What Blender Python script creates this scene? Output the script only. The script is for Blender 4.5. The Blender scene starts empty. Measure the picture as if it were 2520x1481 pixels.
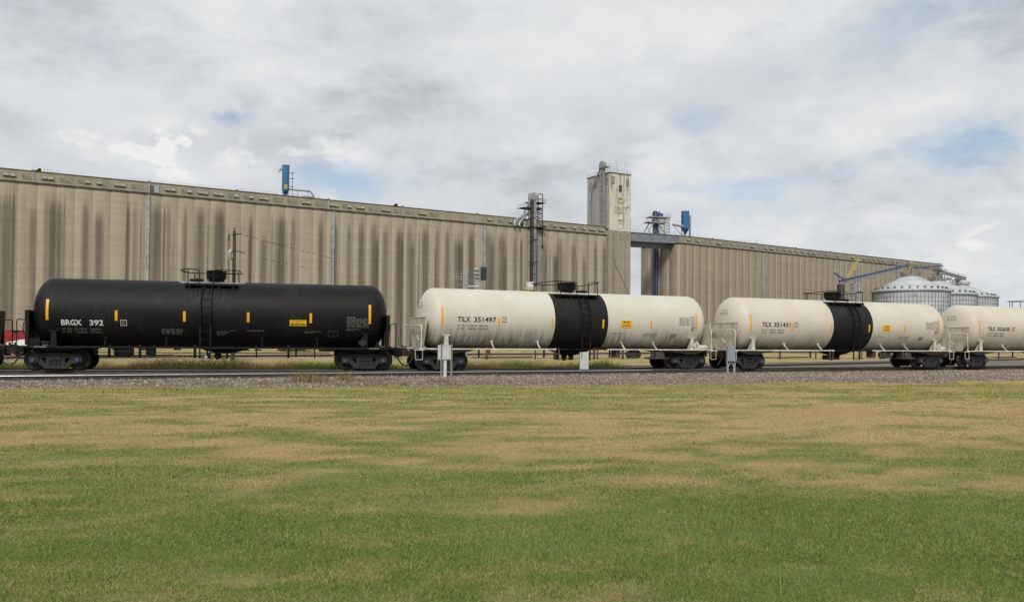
import bpy, math, random
import numpy as np
from mathutils import Vector, Matrix
random.seed(7); RNG = np.random.default_rng(11)
R = math.radians; PI = math.pi
SC = bpy.context.scene; COL = SC.collection

# ------------------------------------------------------------------ camera
F, PX, PY, EZ = 2034.0, 1260.0, 797.0, 1.75          # focal length and principal point on a 2520 px wide picture
CAMROT = Matrix.Rotation(R(91.2), 3, 'X') @ Matrix.Rotation(0.008, 3, 'Z')
cd = bpy.data.cameras.new('camera'); cam = bpy.data.objects.new('camera', cd); COL.objects.link(cam)
cd.sensor_width = 36.0; cd.lens = F / 2520 * 36; cd.shift_y = (PY - 740.5) / 2520
cd.clip_start = 0.1; cd.clip_end = 9000
cam.matrix_world = Matrix.Translation((0, 0, EZ)) @ CAMROT.to_4x4(); SC.camera = cam

# ------------------------------------------------------------------ light
SUN_AZ, SUN_EL = R(187), R(42)                        # clockwise from +Y: behind the camera
sd = bpy.data.lights.new('sun', 'SUN'); sd.energy = 2.6; sd.angle = R(14); sd.color = (1.0, 0.95, 0.87)
sun = bpy.data.objects.new('sun', sd); COL.objects.link(sun)
sv = Vector((math.sin(SUN_AZ) * math.cos(SUN_EL), math.cos(SUN_AZ) * math.cos(SUN_EL), math.sin(SUN_EL)))
sun.rotation_euler = sv.to_track_quat('Z', 'Y').to_euler()
SC.view_settings.view_transform = 'Standard'; SC.view_settings.look = 'None'
SC.view_settings.exposure = 0.0; SC.view_settings.gamma = 1.0
SC.render.film_transparent = False


class NT:                                             # a short way to write node trees
    def __init__(s, tree): s.t = tree; s.n = tree.nodes; s.l = tree.links
    def node(s, typ, **kw):
        n = s.n.new(typ)
        for k, v in kw.items():
            if hasattr(n, k): setattr(n, k, v)
        return n
    def put(s, sock, val):
        if isinstance(val, bpy.types.NodeSocket): s.l.new(val, sock)
        elif val is not None:
            if sock.type == 'RGBA' and len(val) == 3: val = (*val, 1)
            sock.default_value = val
    def math(s, op, a, b=None, c=None, clamp=False):
        n = s.n.new('ShaderNodeMath'); n.operation = op; n.use_clamp = clamp
        s.put(n.inputs[0], a)
        if b is not None: s.put(n.inputs[1], b)
        if c is not None: s.put(n.inputs[2], c)
        return n.outputs[0]
    def mix(s, fac, a, b, blend='MIX'):
        n = s.n.new('ShaderNodeMix'); n.data_type = 'RGBA'; n.blend_type = blend
        s.put(n.inputs[0], fac); s.put(n.inputs[6], a); s.put(n.inputs[7], b)
        return n.outputs[2]
    def noise(s, vec, scale=5, detail=4, rough=.55, dist=0):
        n = s.n.new('ShaderNodeTexNoise'); n.inputs['Scale'].default_value = scale
        n.inputs['Detail'].default_value = detail; n.inputs['Roughness'].default_value = rough
        n.inputs['Distortion'].default_value = dist
        if vec is not None: s.l.new(vec, n.inputs['Vector'])
        return n.outputs['Fac']
    def voro(s, vec, scale, feature='F1', out='Distance'):
        n = s.n.new('ShaderNodeTexVoronoi'); n.feature = feature; n.inputs['Scale'].default_value = scale
        s.l.new(vec, n.inputs['Vector']); return n.outputs[out]
    def map(s, vec, scale=(1, 1, 1), loc=(0, 0, 0)):
        n = s.n.new('ShaderNodeMapping'); n.inputs['Scale'].default_value = scale; n.inputs['Location'].default_value = loc
        s.l.new(vec, n.inputs['Vector']); return n.outputs[0]
    def ss(s, val, lo, hi):                            # smoothstep lo..hi -> 0..1 (hi may be below lo)
        n = s.n.new('ShaderNodeMapRange'); n.interpolation_type = 'SMOOTHSTEP'
        a, b, c, d = (lo, hi, 0, 1) if lo < hi else (hi, lo, 1, 0)
        s.put(n.inputs[0], val)
        for i, v in zip((1, 2, 3, 4), (a, b, c, d)): n.inputs[i].default_value = v
        return n.outputs[0]
    def ramp(s, val, stops):
        n = s.n.new('ShaderNodeValToRGB'); e = n.color_ramp.elements
        while len(e) < len(stops): e.new(0.5)
        for k, (p, c) in enumerate(stops): e[k].position = p; e[k].color = (*c, 1)
        s.l.new(val, n.inputs[0]); return n.outputs[0]
    def sep(s, vec):
        n = s.n.new('ShaderNodeSeparateXYZ'); s.l.new(vec, n.inputs[0]); return n.outputs
    def comb(s, x, y, z):
        n = s.n.new('ShaderNodeCombineXYZ')
        for i, v in enumerate((x, y, z)): s.put(n.inputs[i], v)
        return n.outputs[0]
    def bump(s, h, strength=.3, dist=.05):
        n = s.n.new('ShaderNodeBump'); n.inputs['Strength'].default_value = strength
        n.inputs['Distance'].default_value = dist; s.l.new(h, n.inputs['Height']); return n.outputs[0]


# pixel (on the 2520 px wide photograph) -> viewing ray and points on it
def ray(x, y):
    return CAMROT @ Vector(((x - PX) / F, -(y - PY) / F, -1.0))
EYE = Vector((0, 0, EZ))
def at_z(x, y, z):
    d = ray(x, y); return EYE + d * ((z - EZ) / d.z)
def at_Y(x, y, Y):
    d = ray(x, y); return EYE + d * (Y / d.y)

# ------------------------------------------------------------------ world: sky with broken cloud
wd = bpy.data.worlds.new('World'); SC.world = wd; wd.use_nodes = True
wd.node_tree.nodes.clear(); W = NT(wd.node_tree)
def build_sky():
    tc = W.node('ShaderNodeTexCoord').outputs['Generated']
    sky = W.node('ShaderNodeTexSky', sky_type='NISHITA', sun_disc=False, sun_elevation=SUN_EL, sun_rotation=SUN_AZ, air_density=1.0, dust_density=0.6, ozone_density=1.4)
    x, y, z = W.sep(tc)
    zc = W.math('MAXIMUM', z, 0.0)
    den = W.math('ADD', zc, 0.42)
    pl = W.comb(W.math('DIVIDE', x, den), W.math('DIVIDE', y, den), W.math('MULTIPLY', zc, 1.2))   # cloud deck seen from below
    big = W.noise(W.map(pl, (1, 1, 1), (4.3, 1.7, .4)), 1.7, 6, .55, .25)
    mid = W.noise(W.map(pl, (1, 1, 1), (9.6, 2.9, .1)), 4.2, 8, .6, .35)
    fine = W.noise(W.map(pl, (1, 1, 1), (1.2, 5.5, .7)), 11.0, 7, .62, .3)
    b = W.math('ADD', W.math('ADD', W.math('MULTIPLY', big, .70), -.085), W.math('ADD', W.math('MULTIPLY', mid, .42), W.math('MULTIPLY', fine, .20)))
    az = W.math('ARCTAN2', x, y); el = W.math('ARCSINE', z)
    pv = W.comb(W.math('MULTIPLY', az, 9.0), W.math('MULTIPLY', el, 15.0), 0.0)
    puff = W.noise(pv, .8, 9, .58, .1); puff2 = W.noise(W.map(pv, (1, 1, 1), (7.3, 2.2, 0)), 2.6, 8, .6, .2)
    crisp = W.math('SUBTRACT', W.ss(W.math('ADD', W.math('MULTIPLY', puff, .7), W.math('MULTIPLY', puff2, .3)), .47, .56), .5)
    wob = W.math('SUBTRACT', mid, .5); wob2 = W.math('SUBTRACT', fine, .5)
    def blob(px, py, wx, wy, lo=1.0, hi=.1, k=1.0):    # soft patch of sky round a direction, ragged by the noise
        d = ray(px, py).normalized(); a0 = math.atan2(d.x, d.y); e0 = math.asin(d.z)
        da = W.math('DIVIDE', W.math('SUBTRACT', az, a0), wx / F); de = W.math('DIVIDE', W.math('SUBTRACT', el, e0), wy / F)
        r = W.math('SQRT', W.math('ADD', W.math('MULTIPLY', da, da), W.math('MULTIPLY', de, de)))
        r = W.math('ADD', r, W.math('MULTIPLY', wob, 2.6 * k)); r = W.math('ADD', r, W.math('MULTIPLY', wob2, 1.3 * k))
        return W.ss(r, lo, hi)
    def total(lst):
        t = None
        for w, args in lst:
            v = W.math('MULTIPLY', blob(*args), w); t = v if t is None else W.math('ADD', t, v)
        return t
    light = total([(.16, (330, 330, 330, 110)), (.12, (500, 420, 420, 70)), (.08, (1500, 120, 500, 130)), (.12, (2250, 270, 260, 90)), (.14, (2450, 590, 90, 50)), (.07, (1250, 350, 300, 80)), (.10, (1950, 60, 300, 90)), (.08, (1150, 470, 200, 60))])
    dark = total([(.15, (330, 130, 420, 130)), (.13, (820, 250, 420, 90)), (.12, (0, 280, 110, 70)), (.09, (1300, 420, 250, 60)), (.08, (2300, 480, 300, 80)), (.07, (900, 60, 400, 70)), (.10, (2480, 60, 120, 120)), (.07, (2000, 620, 500, 60))])
    cum = total([(.24, (430, 395, 130, 75)), (.14, (700, 380, 300, 60)), (.13, (2465, 590, 110, 55)), (.20, (2470, 380, 110, 70)), (.12, (200, 330, 200, 70)), (.08, (2080, 270, 160, 50)), (.07, (1330, 600, 160, 50)), (.05, (1500, 400, 900, 130)), (.06, (600, 330, 300, 90))])
    b = W.math('SUBTRACT', W.math('ADD', b, light), W.math('MULTIPLY', dark, .85))
    b = W.math('ADD', b, W.math('MULTIPLY', cum, W.math('ADD', W.math('MULTIPLY', crisp, 1.3), .35)))
    b = W.math('ADD', b, W.math('MULTIPLY', W.math('SUBTRACT', W.math('ADD', W.math('MULTIPLY', puff, .65), W.math('MULTIPLY', puff2, .35)), .42), .38))
    ccol = W.ramp(b, [(.20, (.40, .415, .445)), (.36, (.495, .512, .545)), (.50, (.615, .645, .685)), (.62, (.70, .725, .745)), (.80, (.86, .865, .85))])
    hole = total([(.8, (572, 288, 90, 34, 1.1, 0.)), (.75, (835, 448, 190, 46, 1.2, -.1)), (.3, (2200, 70, 260, 90, 1.4, -.3)), (.62, (2330, 372, 280, 60, 1.2, -.1)), (.42, (1710, 310, 110, 42, 1.2, -.1)), (.55, (1830, 455, 270, 44, 1.2, -.1)), (.3, (2380, 300, 160, 60, 1.3, -.2)), (.25, (2260, 15, 280, 40, 1.3, -.2)), (.25, (1880, 510, 160, 40, 1.3, -.2))])
    hole = W.math('MINIMUM', hole, .7)
    bg1 = W.node('ShaderNodeBackground'); W.put(bg1.inputs[0], sky.outputs[0]); bg1.inputs[1].default_value = .11
    bg2 = W.node('ShaderNodeBackground'); W.put(bg2.inputs[0], ccol); bg2.inputs[1].default_value = 1.0
    mx = W.node('ShaderNodeMixShader'); W.put(mx.inputs[0], hole); W.l.new(bg2.outputs[0], mx.inputs[1]); W.l.new(bg1.outputs[0], mx.inputs[2])
    out = W.node('ShaderNodeOutputWorld'); W.l.new(mx.outputs[0], out.inputs[0])
build_sky()
wd.cycles.sampling_method = 'MANUAL'; wd.cycles.sample_map_resolution = 512


# ------------------------------------------------------------------ mesh building
class MB:
    def __init__(s): s.v = []; s.f = []; s.mi = []; s.sm = []; s.m = 0
    def add(s, vs, fs, smooth=False):
        o = len(s.v); s.v.extend([tuple(v) for v in vs])
        for f in fs: s.f.append([i + o for i in f]); s.mi.append(s.m); s.sm.append(smooth)
        return s
    def bx(s, x0, x1, y0, y1, z0, z1):
        v = [(x, y, z) for z in (z0, z1) for y in (y0, y1) for x in (x0, x1)]
        return s.add(v, [(0, 2, 3, 1), (4, 5, 7, 6), (0, 1, 5, 4), (2, 6, 7, 3), (0, 4, 6, 2), (1, 3, 7, 5)])
    def bar(s, a, b, w, h=None, up=(0, 0, 1)):         # box beam from a to b
        a, b = Vector(a), Vector(b); h = w if h is None else h; d = (b - a).normalized(); u = Vector(up)
        if abs(d.dot(u)) > .98: u = Vector((1, 0, 0))
        sx = d.cross(u).normalized() * (w / 2); sy = sx.cross(d).normalized() * (h / 2)
        v = [p + i * sx + j * sy for p in (a, b) for i, j in ((-1, -1), (1, -1), (1, 1), (-1, 1))]
        return s.add(v, [(3, 2, 1, 0), (4, 5, 6, 7), (0, 1, 5, 4), (1, 2, 6, 5), (2, 3, 7, 6), (3, 0, 4, 7)])
    def tube(s, path, r, n=8, closed=False):
        P = [Vector(p) for p in path]; m = len(P); rs = r if isinstance(r, (list, tuple)) else [r] * m
        T = []
        for i in range(m):
            a = P[i - 1] if (i > 0 or closed) else P[i]; b = P[(i + 1) % m] if (i < m - 1 or closed) else P[i]
            T.append((b - a).normalized())
        u = T[0].orthogonal().normalized(); v = []
        for i in range(m):
            u = (u - T[i] * u.dot(T[i])); u = u.normalized() if u.length > 1e-6 else T[i].orthogonal().normalized()
            w = T[i].cross(u)
            v += [P[i] + rs[i] * (math.cos(2 * PI * k / n) * u + math.sin(2 * PI * k / n) * w) for k in range(n)]
        f = [(i * n + k, i * n + (k + 1) % n, ((i + 1) % m) * n + (k + 1) % n, ((i + 1) % m) * n + k) for i in range(m if closed else m - 1) for k in range(n)]
        s.add(v, f, True)
        if not closed: s.add(v[:n], [tuple(range(n))[::-1]]); s.add(v[-n:], [tuple(range(n))])
        return s
    def lathe(s, prof, o=(0, 0, 0), axis='Z', n=24, smooth=True, a0=0., a1=2 * PI):
        full = abs(a1 - a0 - 2 * PI) < 1e-6; k = n if full else n + 1; v = []
        for (r, h) in prof:
            for i in range(k):
                a = a0 + (a1 - a0) * i / n; c, t = r * math.cos(a), r * math.sin(a)
                v.append({'Z': (o[0] + c, o[1] + t, o[2] + h), 'X': (o[0] + h, o[1] + c, o[2] + t), 'Y': (o[0] + t, o[1] + h, o[2] + c)}[axis])
        f = [(j * k + i, j * k + (i + 1) % k, (j + 1) * k + (i + 1) % k, (j + 1) * k + i) for j in range(len(prof) - 1) for i in range(n)]
        return s.add(v, f, smooth)
    def cyl(s, a, b, r, n=12): return s.tube([a, b], r, n)
    def prism(s, poly, y0, y1, plane='XZ'):            # outline extruded between y0 and y1
        def p(q, y): return {'XZ': (q[0], y, q[1]), 'XY': (q[0], q[1], y), 'YZ': (y, q[0], q[1])}[plane]
        n = len(poly); v = [p(q, y0) for q in poly] + [p(q, y1) for q in poly]
        return s.add(v, [tuple(range(n)), tuple(range(2 * n - 1, n - 1, -1))] + [(i, i + n, (i + 1) % n + n, (i + 1) % n) for i in range(n)])
    def sphere(s, c, r, n=10, sc=(1, 1, 1)):
        v = [(c[0] + r * sc[0] * math.sin(PI * j / n) * math.cos(2 * PI * i / (2 * n)), c[1] + r * sc[1] * math.sin(PI * j / n) * math.sin(2 * PI * i / (2 * n)), c[2] + r * sc[2] * math.cos(PI * j / n)) for j in range(n + 1) for i in range(2 * n)]
        f = [(j * 2 * n + i, (j + 1) * 2 * n + i, (j + 1) * 2 * n + (i + 1) % (2 * n), j * 2 * n + (i + 1) % (2 * n)) for j in range(n) for i in range(2 * n)]
        return s.add(v, f, True)
    def mesh(s, name, mats):
        me = bpy.data.meshes.new(name); me.from_pydata(s.v, [], s.f)
        for m in (mats if isinstance(mats, (list, tuple)) else [mats]): me.materials.append(m)
        me.polygons.foreach_set('material_index', s.mi); me.polygons.foreach_set('use_smooth', s.sm); me.update()
        return me
    def build(s, name, mats, parent=None): return link(name, s.mesh(name, mats), parent)

def link(name, me, parent=None):
    o = bpy.data.objects.new(name, me); COL.objects.link(o)
    if parent is not None: o.parent = parent
    return o
def tag(o, label, cat=None, group=None, kind=None):
    o['label'] = label
    if cat: o['category'] = cat
    if group: o['group'] = group
    if kind: o['kind'] = kind
    return o
def empty(name, loc, rz, label, cat, group=None):
    o = bpy.data.objects.new(name, None); COL.objects.link(o); o.location = loc; o.rotation_euler = (0, 0, rz); o.empty_display_size = .3
    return tag(o, label, cat, group)
def arc(c, r, a0, a1, n, plane='XZ'):
    out = []
    for i in range(n + 1):
        a = R(a0 + (a1 - a0) * i / n); p, q = r * math.cos(a), r * math.sin(a)
        out.append({'XZ': (c[0] + p, c[1], c[2] + q), 'YZ': (c[0], c[1] + p, c[2] + q), 'XY': (c[0] + p, c[1] + q, c[2])}[plane])
    return out
def bend(path, r, n=4):                                # round the corners of a polyline
    P = [Vector(p) for p in path]; out = [P[0]]
    for i in range(1, len(P) - 1):
        a, b, c = P[i - 1], P[i], P[i + 1]; k = min(r, (a - b).length * .48, (c - b).length * .48)
        p, q = b + (a - b).normalized() * k, b + (c - b).normalized() * k
        for j in range(n + 1):
            t = j / n; out.append(p * (1 - t) ** 2 + b * 2 * t * (1 - t) + q * t * t)
    return out + [P[-1]]

# ------------------------------------------------------------------ materials
def newmat(name):
    m = bpy.data.materials.new(name); m.use_nodes = True; m.node_tree.nodes.clear(); n = NT(m.node_tree)
    b = n.node('ShaderNodeBsdfPrincipled'); o = n.node('ShaderNodeOutputMaterial'); n.l.new(b.outputs[0], o.inputs[0])
    n.oc = n.node('ShaderNodeTexCoord').outputs['Object']; n.b = b
    return m, n
def mat(name, c, rough=.6, metal=0., var=.12, scale=3., bump=0., c2=None, spec=.5):
    m, n = newmat(name)
    f = n.noise(n.oc, scale, 6, .6)
    d = c2 or tuple(max(0, v * (1 - 2 * var)) for v in c)
    col = n.mix(n.ss(f, .35, .65), d, tuple(v * (1 + var * .4) for v in c)) if var or c2 else None
    if col is None: n.put(n.b.inputs['Base Color'], c)
    else: n.put(n.b.inputs['Base Color'], col)
    n.put(n.b.inputs['Roughness'], n.math('ADD', n.math('MULTIPLY', f, .2), rough - .1)); n.b.inputs['Metallic'].default_value = metal
    n.b.inputs['Specular IOR Level'].default_value = spec
    if bump: n.put(n.b.inputs['Normal'], n.bump(f, bump, .02))
    return m

def mat_tank_white(name, base, grime, seed):
    m, n = newmat(name); x, y, z = n.sep(n.oc)
    s1 = n.noise(n.map(n.oc, (2.4, .3, .35), (seed, seed * .7, 0)), 2.2, 7, .62)
    s2 = n.noise(n.map(n.oc, (9, 1, .5), (seed * 2.3, 0, 0)), 2.0, 4, .6)
    cl = n.noise(n.map(n.oc, (.25, .3, .4), (seed * 3, 1, 2)), 2, 4, .55)
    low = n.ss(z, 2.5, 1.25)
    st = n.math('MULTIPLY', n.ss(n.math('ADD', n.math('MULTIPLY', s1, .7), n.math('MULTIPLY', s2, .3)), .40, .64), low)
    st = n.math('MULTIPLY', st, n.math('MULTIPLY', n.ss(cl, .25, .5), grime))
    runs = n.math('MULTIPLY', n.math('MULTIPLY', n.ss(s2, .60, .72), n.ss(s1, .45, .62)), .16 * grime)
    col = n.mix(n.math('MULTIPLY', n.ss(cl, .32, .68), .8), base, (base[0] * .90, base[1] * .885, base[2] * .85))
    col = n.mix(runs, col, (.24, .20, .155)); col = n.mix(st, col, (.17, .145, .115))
    grime_shade = n.math('MULTIPLY', n.ss(n.math('ADD', z, n.math('MULTIPLY', n.math('SUBTRACT', s1, .5), .9)), 1.40, 1.10), .8)   # underside shade painted into the colour, mixed with road grime
    col = n.mix(grime_shade, col, (.055, .048, .04))
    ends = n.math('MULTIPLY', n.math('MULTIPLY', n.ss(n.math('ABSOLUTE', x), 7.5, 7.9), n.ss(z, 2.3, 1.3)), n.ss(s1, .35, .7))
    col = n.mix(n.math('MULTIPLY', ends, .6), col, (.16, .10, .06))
    seam = n.math('PINGPONG', n.math('ADD', x, 1.35), 1.45); sm = n.ss(seam, .03, .006)
    col = n.mix(n.math('MULTIPLY', sm, .10), col, (.25, .22, .18))
    n.put(n.b.inputs['Base Color'], col); n.b.inputs['Roughness'].default_value = .5
    n.b.inputs['Specular IOR Level'].default_value = .35
    n.put(n.b.inputs['Normal'], n.bump(n.noise(n.oc, 1.3, 3), .05, .05))
    return m
def mat_tank_black(name, base=.0065):
    m, n = newmat(name); x, y, z = n.sep(n.oc)
    s = n.noise(n.map(n.oc, (5, .5, .5)), 2.2, 6, .6); c = n.noise(n.oc, .5, 4)
    wear = n.math('MULTIPLY', n.ss(n.math('ABSOLUTE', n.math('ADD', x, .35)), 1.5, .15), n.math('MULTIPLY', n.ss(s, .45, .75), n.ss(z, 2.3, 3.4)))
    col = n.mix(n.ss(c, .3, .7), (base, base, base * 1.03), (base * 1.5, base * 1.5, base * 1.5))
    col = n.mix(n.math('MULTIPLY', wear, .55), col, (.07, .07, .072))
    dust = n.math('MULTIPLY', n.math('MULTIPLY', n.ss(s, .42, .7), n.ss(c, .42, .62)), .5); col = n.mix(dust, col, (.028, .0265, .025))
    dirt = n.math('MULTIPLY', n.ss(n.math('ADD', z, n.math('MULTIPLY', s, .6)), 1.75, 1.3), .3)
    col = n.mix(dirt, col, (.03, .026, .022))
    n.put(n.b.inputs['Base Color'], col); n.put(n.b.inputs['Roughness'], n.math('ADD', n.math('MULTIPLY', c, .35), .40)); n.b.inputs['Specular IOR Level'].default_value = .2
    return m
def mat_concrete(name, base, stain, seed, top, amount, cusp=(0, 3.9, 0)):
    m, n = newmat(name); x, y, z = n.sep(n.oc)
    uu = n.math('ADD', x, seed)
    f2 = n.noise(n.comb(n.math('MULTIPLY', uu, 3.2), 0.0, n.math('MULTIPLY', z, .03)), 1.0, 4, .6)
    f3 = n.noise(n.comb(n.math('MULTIPLY', uu, 1.1), 4.0, n.math('MULTIPLY', z, .05)), 1.0, 5, .65)
    sel = n.noise(n.comb(n.math('MULTIPLY', uu, .03), 3.0, 0.0), 1.0, 2, .5)
    def run(pitch, shift, wlo, whi, dens):
        t = n.math('DIVIDE', n.math('ADD', uu, n.math('MULTIPLY', n.math('SUBTRACT', f3, .5), .5)), pitch); t = n.math('ADD', t, shift); i = n.math('FLOOR', t)
        w = n.node('ShaderNodeTexWhiteNoise', noise_dimensions='1D'); n.put(w.inputs['W'], n.math('ADD', i, shift * 7.3)); c = n.sep(w.outputs['Color'])
        d = n.math('ABSOLUTE', n.math('SUBTRACT', n.math('SUBTRACT', t, i), n.math('ADD', n.math('MULTIPLY', c[0], .5), .25)))
        wd = n.math('DIVIDE', n.math('ADD', n.math('MULTIPLY', n.math('MULTIPLY', c[1], c[1]), whi - wlo), wlo), pitch * 2)
        grow = n.math('MULTIPLY', n.ss(n.math('SUBTRACT', top, z), 0., 9.), .5); wd = n.math('MULTIPLY', wd, n.math('ADD', grow, .6))
        core = n.math('SUBTRACT', 1.0, n.math('DIVIDE', d, wd)); core = n.math('ADD', core, n.math('MULTIPLY', n.math('SUBTRACT', f2, .5), .9))
        st = n.math('SUBTRACT', top - 1.2, n.math('MULTIPLY', n.math('POWER', c[2], 2.0), 6)); st = n.math('ADD', st, n.math('MULTIPLY', n.math('SUBTRACT', f2, .5), 5))
        on = n.ss(n.math('ADD', c[0], n.math('MULTIPLY', n.math('SUBTRACT', sel, .5), .8)), 1.0 - dens, 1.12 - dens)
        return n.math('MULTIPLY', n.math('MULTIPLY', n.ss(core, -.05, .8), n.ss(n.math('SUBTRACT', st, z), -1.0, 4.5)), n.math('MULTIPLY', on, n.math('ADD', n.math('MULTIPLY', c[1], .45), .5)))
    k = n.math('MAXIMUM', run(3.9, .2, 1.8, 4.2, .68), n.math('MAXIMUM', run(2.7, .63, .6, 1.7, .56), n.math('MULTIPLY', run(5.3, .4, 2.2, 4.8, .5), .9)))
    k = n.math('MULTIPLY', k, n.math('MULTIPLY', n.math('ADD', n.math('MULTIPLY', n.ss(f3, .25, .6), .35), .65), amount))
    pour = n.noise(n.comb(n.math('MULTIPLY', uu, .05), 0.0, n.math('MULTIPLY', z, .9)), 1.0, 4, .65)
    soft = n.noise(n.oc, .11, 4, .5)
    col = n.mix(n.ss(pour, .25, .75), tuple(v * .88 for v in base), tuple(v * 1.06 for v in base))
    col = n.mix(n.math('MULTIPLY', n.ss(soft, .4, .75), .35), col, tuple(v * .78 for v in base))
    col = n.mix(n.math('MULTIPLY', n.ss(f2, .55, .8), .22), col, tuple(v * 1.22 for v in base))
    col = n.mix(n.math('MULTIPLY', n.ss(n.noise(n.comb(n.math('MULTIPLY', uu, .03), 9.0, n.math('MULTIPLY', z, 2.2)), 1.0, 2), .66, .72), .18), col, tuple(v * 1.3 for v in base))
    col = n.mix(k, col, stain)
    fr = n.math('ABSOLUTE', n.math('SUBTRACT', n.math('FRACT', n.math('ADD', n.math('DIVIDE', n.math('SUBTRACT', x, cusp[0]), cusp[1]), .5)), .5))
    pale = n.math('MULTIPLY', n.ss(fr, .11, .045), n.math('MULTIPLY', n.ss(n.noise(n.comb(n.math('MULTIPLY', uu, .11), 2.0, n.math('MULTIPLY', z, .02)), 1.0, 2), .35, .6), cusp[2]))
    col = n.mix(pale, col, tuple(v * 1.45 for v in base))
    n.put(n.b.inputs['Base Color'], col); n.b.inputs['Roughness'].default_value = .92; n.b.inputs['Specular IOR Level'].default_value = .2
    n.put(n.b.inputs['Normal'], n.bump(pour, .15, .1))
    return m
def mat_peeling(name):
    m, n = newmat(name); x, y, z = n.sep(n.oc)
    s = n.noise(n.map(n.oc, (1.6, 1.6, .10)), 1.0, 6, .65); c = n.noise(n.map(n.oc, (1, 1, .6)), 1.1, 6, .7)
    p = n.ss(n.math('ADD', n.math('MULTIPLY', s, .6), n.math('MULTIPLY', c, .4)), .53, .62)
    col = n.mix(p, (.57, .55, .475), (.29, .26, .205))
    col = n.mix(n.math('MULTIPLY', n.ss(n.noise(n.map(n.oc, (1.5, 1.5, .06), (5, 0, 0)), 1.0, 6, .7), .54, .64), .75), col, (.13, .115, .09))
    n.put(n.b.inputs['Base Color'], col); n.b.inputs['Roughness'].default_value = .85
    return m
def mat_worn(name, c, under=(.58, .55, .46)):
    m, n = newmat(name)
    p = n.ss(n.noise(n.map(n.oc, (1.5, 1.5, .6)), 1.6, 6, .7), .50, .66)
    n.put(n.b.inputs['Base Color'], n.mix(p, c, under)); n.b.inputs['Roughness'].default_value = .85
    return m
def mat_blades(name):
    m, n = newmat(name)
    a = n.node('ShaderNodeAttribute', attribute_name='tint', attribute_type='GEOMETRY')
    n.put(n.b.inputs['Base Color'], a.outputs['Color']); n.b.inputs['Roughness'].default_value = .85
    n.b.inputs['Specular IOR Level'].default_value = .06
    return m
def mat_ground():
    m, n = newmat('ground_soil')
    ge = n.node('ShaderNodeNewGeometry').outputs['Position']
    def att(k): return n.node('ShaderNodeAttribute', attribute_name=k, attribute_type='GEOMETRY').outputs['Fac']
    gr, dry = att('gravel'), att('dry')
    edge = n.noise(ge, 1.1, 6, .65)
    g = n.ss(n.math('ADD', gr, n.math('MULTIPLY', n.math('SUBTRACT', edge, .5), 2.0)), .44, .56)
    v = n.node('ShaderNodeTexVoronoi'); v.inputs['Scale'].default_value = 15; n.l.new(ge, v.inputs['Vector'])
    cs = n.sep(v.outputs['Color'])
    stone = n.ramp(cs[0], [(0, (.105, .086, .068)), (.35, (.26, .205, .16)), (.7, (.37, .29, .23)), (1, (.46, .40, .34))])
    stone = n.mix(n.ss(v.outputs['Distance'], .3, .75), stone, (.05, .043, .04))
    tone = n.noise(ge, .35, 4); stone = n.mix(n.math('MULTIPLY', n.ss(tone, .4, .65), .5), stone, (.20, .175, .142))
    fine = n.noise(ge, 24, 6, .75); patch = n.noise(n.map(ge, (.35, 1.1, 1)), 1.0, 6, .65)
    green = n.mix(fine, (.075, .115, .026), (.20, .25, .08)); straw = n.mix(fine, (.22, .155, .072), (.54, .40, .205))
    gm = n.mix(n.ss(n.math('ADD', dry, n.math('MULTIPLY', n.math('SUBTRACT', patch, .5), .9)), .25, .75), green, straw)
    bare = n.math('MULTIPLY', n.ss(n.noise(n.map(ge, (.22, .8, 1), (7, 2, 0)), 1.0, 6, .7), .64, .70), .7)
    gm = n.mix(bare, gm, n.mix(fine, (.10, .085, .07), (.24, .205, .17)))
    n.put(n.b.inputs['Base Color'], n.mix(g, gm, stone)); n.b.inputs['Roughness'].default_value = .95
    n.b.inputs['Specular IOR Level'].default_value = .15
    hgt = n.math('ADD', n.math('MULTIPLY', n.math('MULTIPLY', v.outputs['Distance'], g), -1.0), n.math('MULTIPLY', fine, .6))
    n.put(n.b.inputs['Normal'], n.bump(hgt, .8, .05))
    return m
def mat_bin():
    m, n = newmat('galvanised_sheet'); x, y, z = n.sep(n.oc)
    ring = n.ss(n.math('PINGPONG', z, .56), .05, .015)
    panel = n.node('ShaderNodeTexVoronoi'); panel.inputs['Scale'].default_value = .25; n.l.new(n.oc, panel.inputs['Vector'])
    tone = n.mix(n.sep(panel.outputs['Color'])[0], (.36, .38, .395), (.50, .52, .535))
    n.put(n.b.inputs['Base Color'], n.mix(n.math('MULTIPLY', ring, .45), tone, (.20, .21, .22)))
    n.b.inputs['Metallic'].default_value = 0.; n.b.inputs['Roughness'].default_value = .5
    return m

M = {}
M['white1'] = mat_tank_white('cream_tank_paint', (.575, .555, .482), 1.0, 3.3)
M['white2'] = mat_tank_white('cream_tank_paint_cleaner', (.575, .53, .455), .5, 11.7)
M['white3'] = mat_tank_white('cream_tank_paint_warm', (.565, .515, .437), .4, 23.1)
M['black'] = mat_tank_black('black_tank_paint'); M['band'] = mat_tank_black('black_band_paint', .011)
M['cream'] = mat('cream_steel', (.68, .645, .555), .55, 0, .15, 2.5)
M['cream_rust'] = mat('cream_steel_rusty', (.52, .485, .405), .65, 0, .1, 1.6, c2=(.44, .38, .30))
M['under'] = mat('grimy_underframe', (.10, .078, .058), .8, 0, .2, 3, c2=(.05, .038, .03))
M['blacksteel'] = mat('black_steel', (.006, .006, .006), .65, 0, .2, 4, spec=.25)
M['truck'] = mat('cast_steel', (.024, .023, .022), .75, 0, .25, 6, .1, c2=(.014, .012, .011))
M['wheel'] = mat('wheel_steel', (.018, .014, .012), .7, 0., .25, 7)
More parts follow.
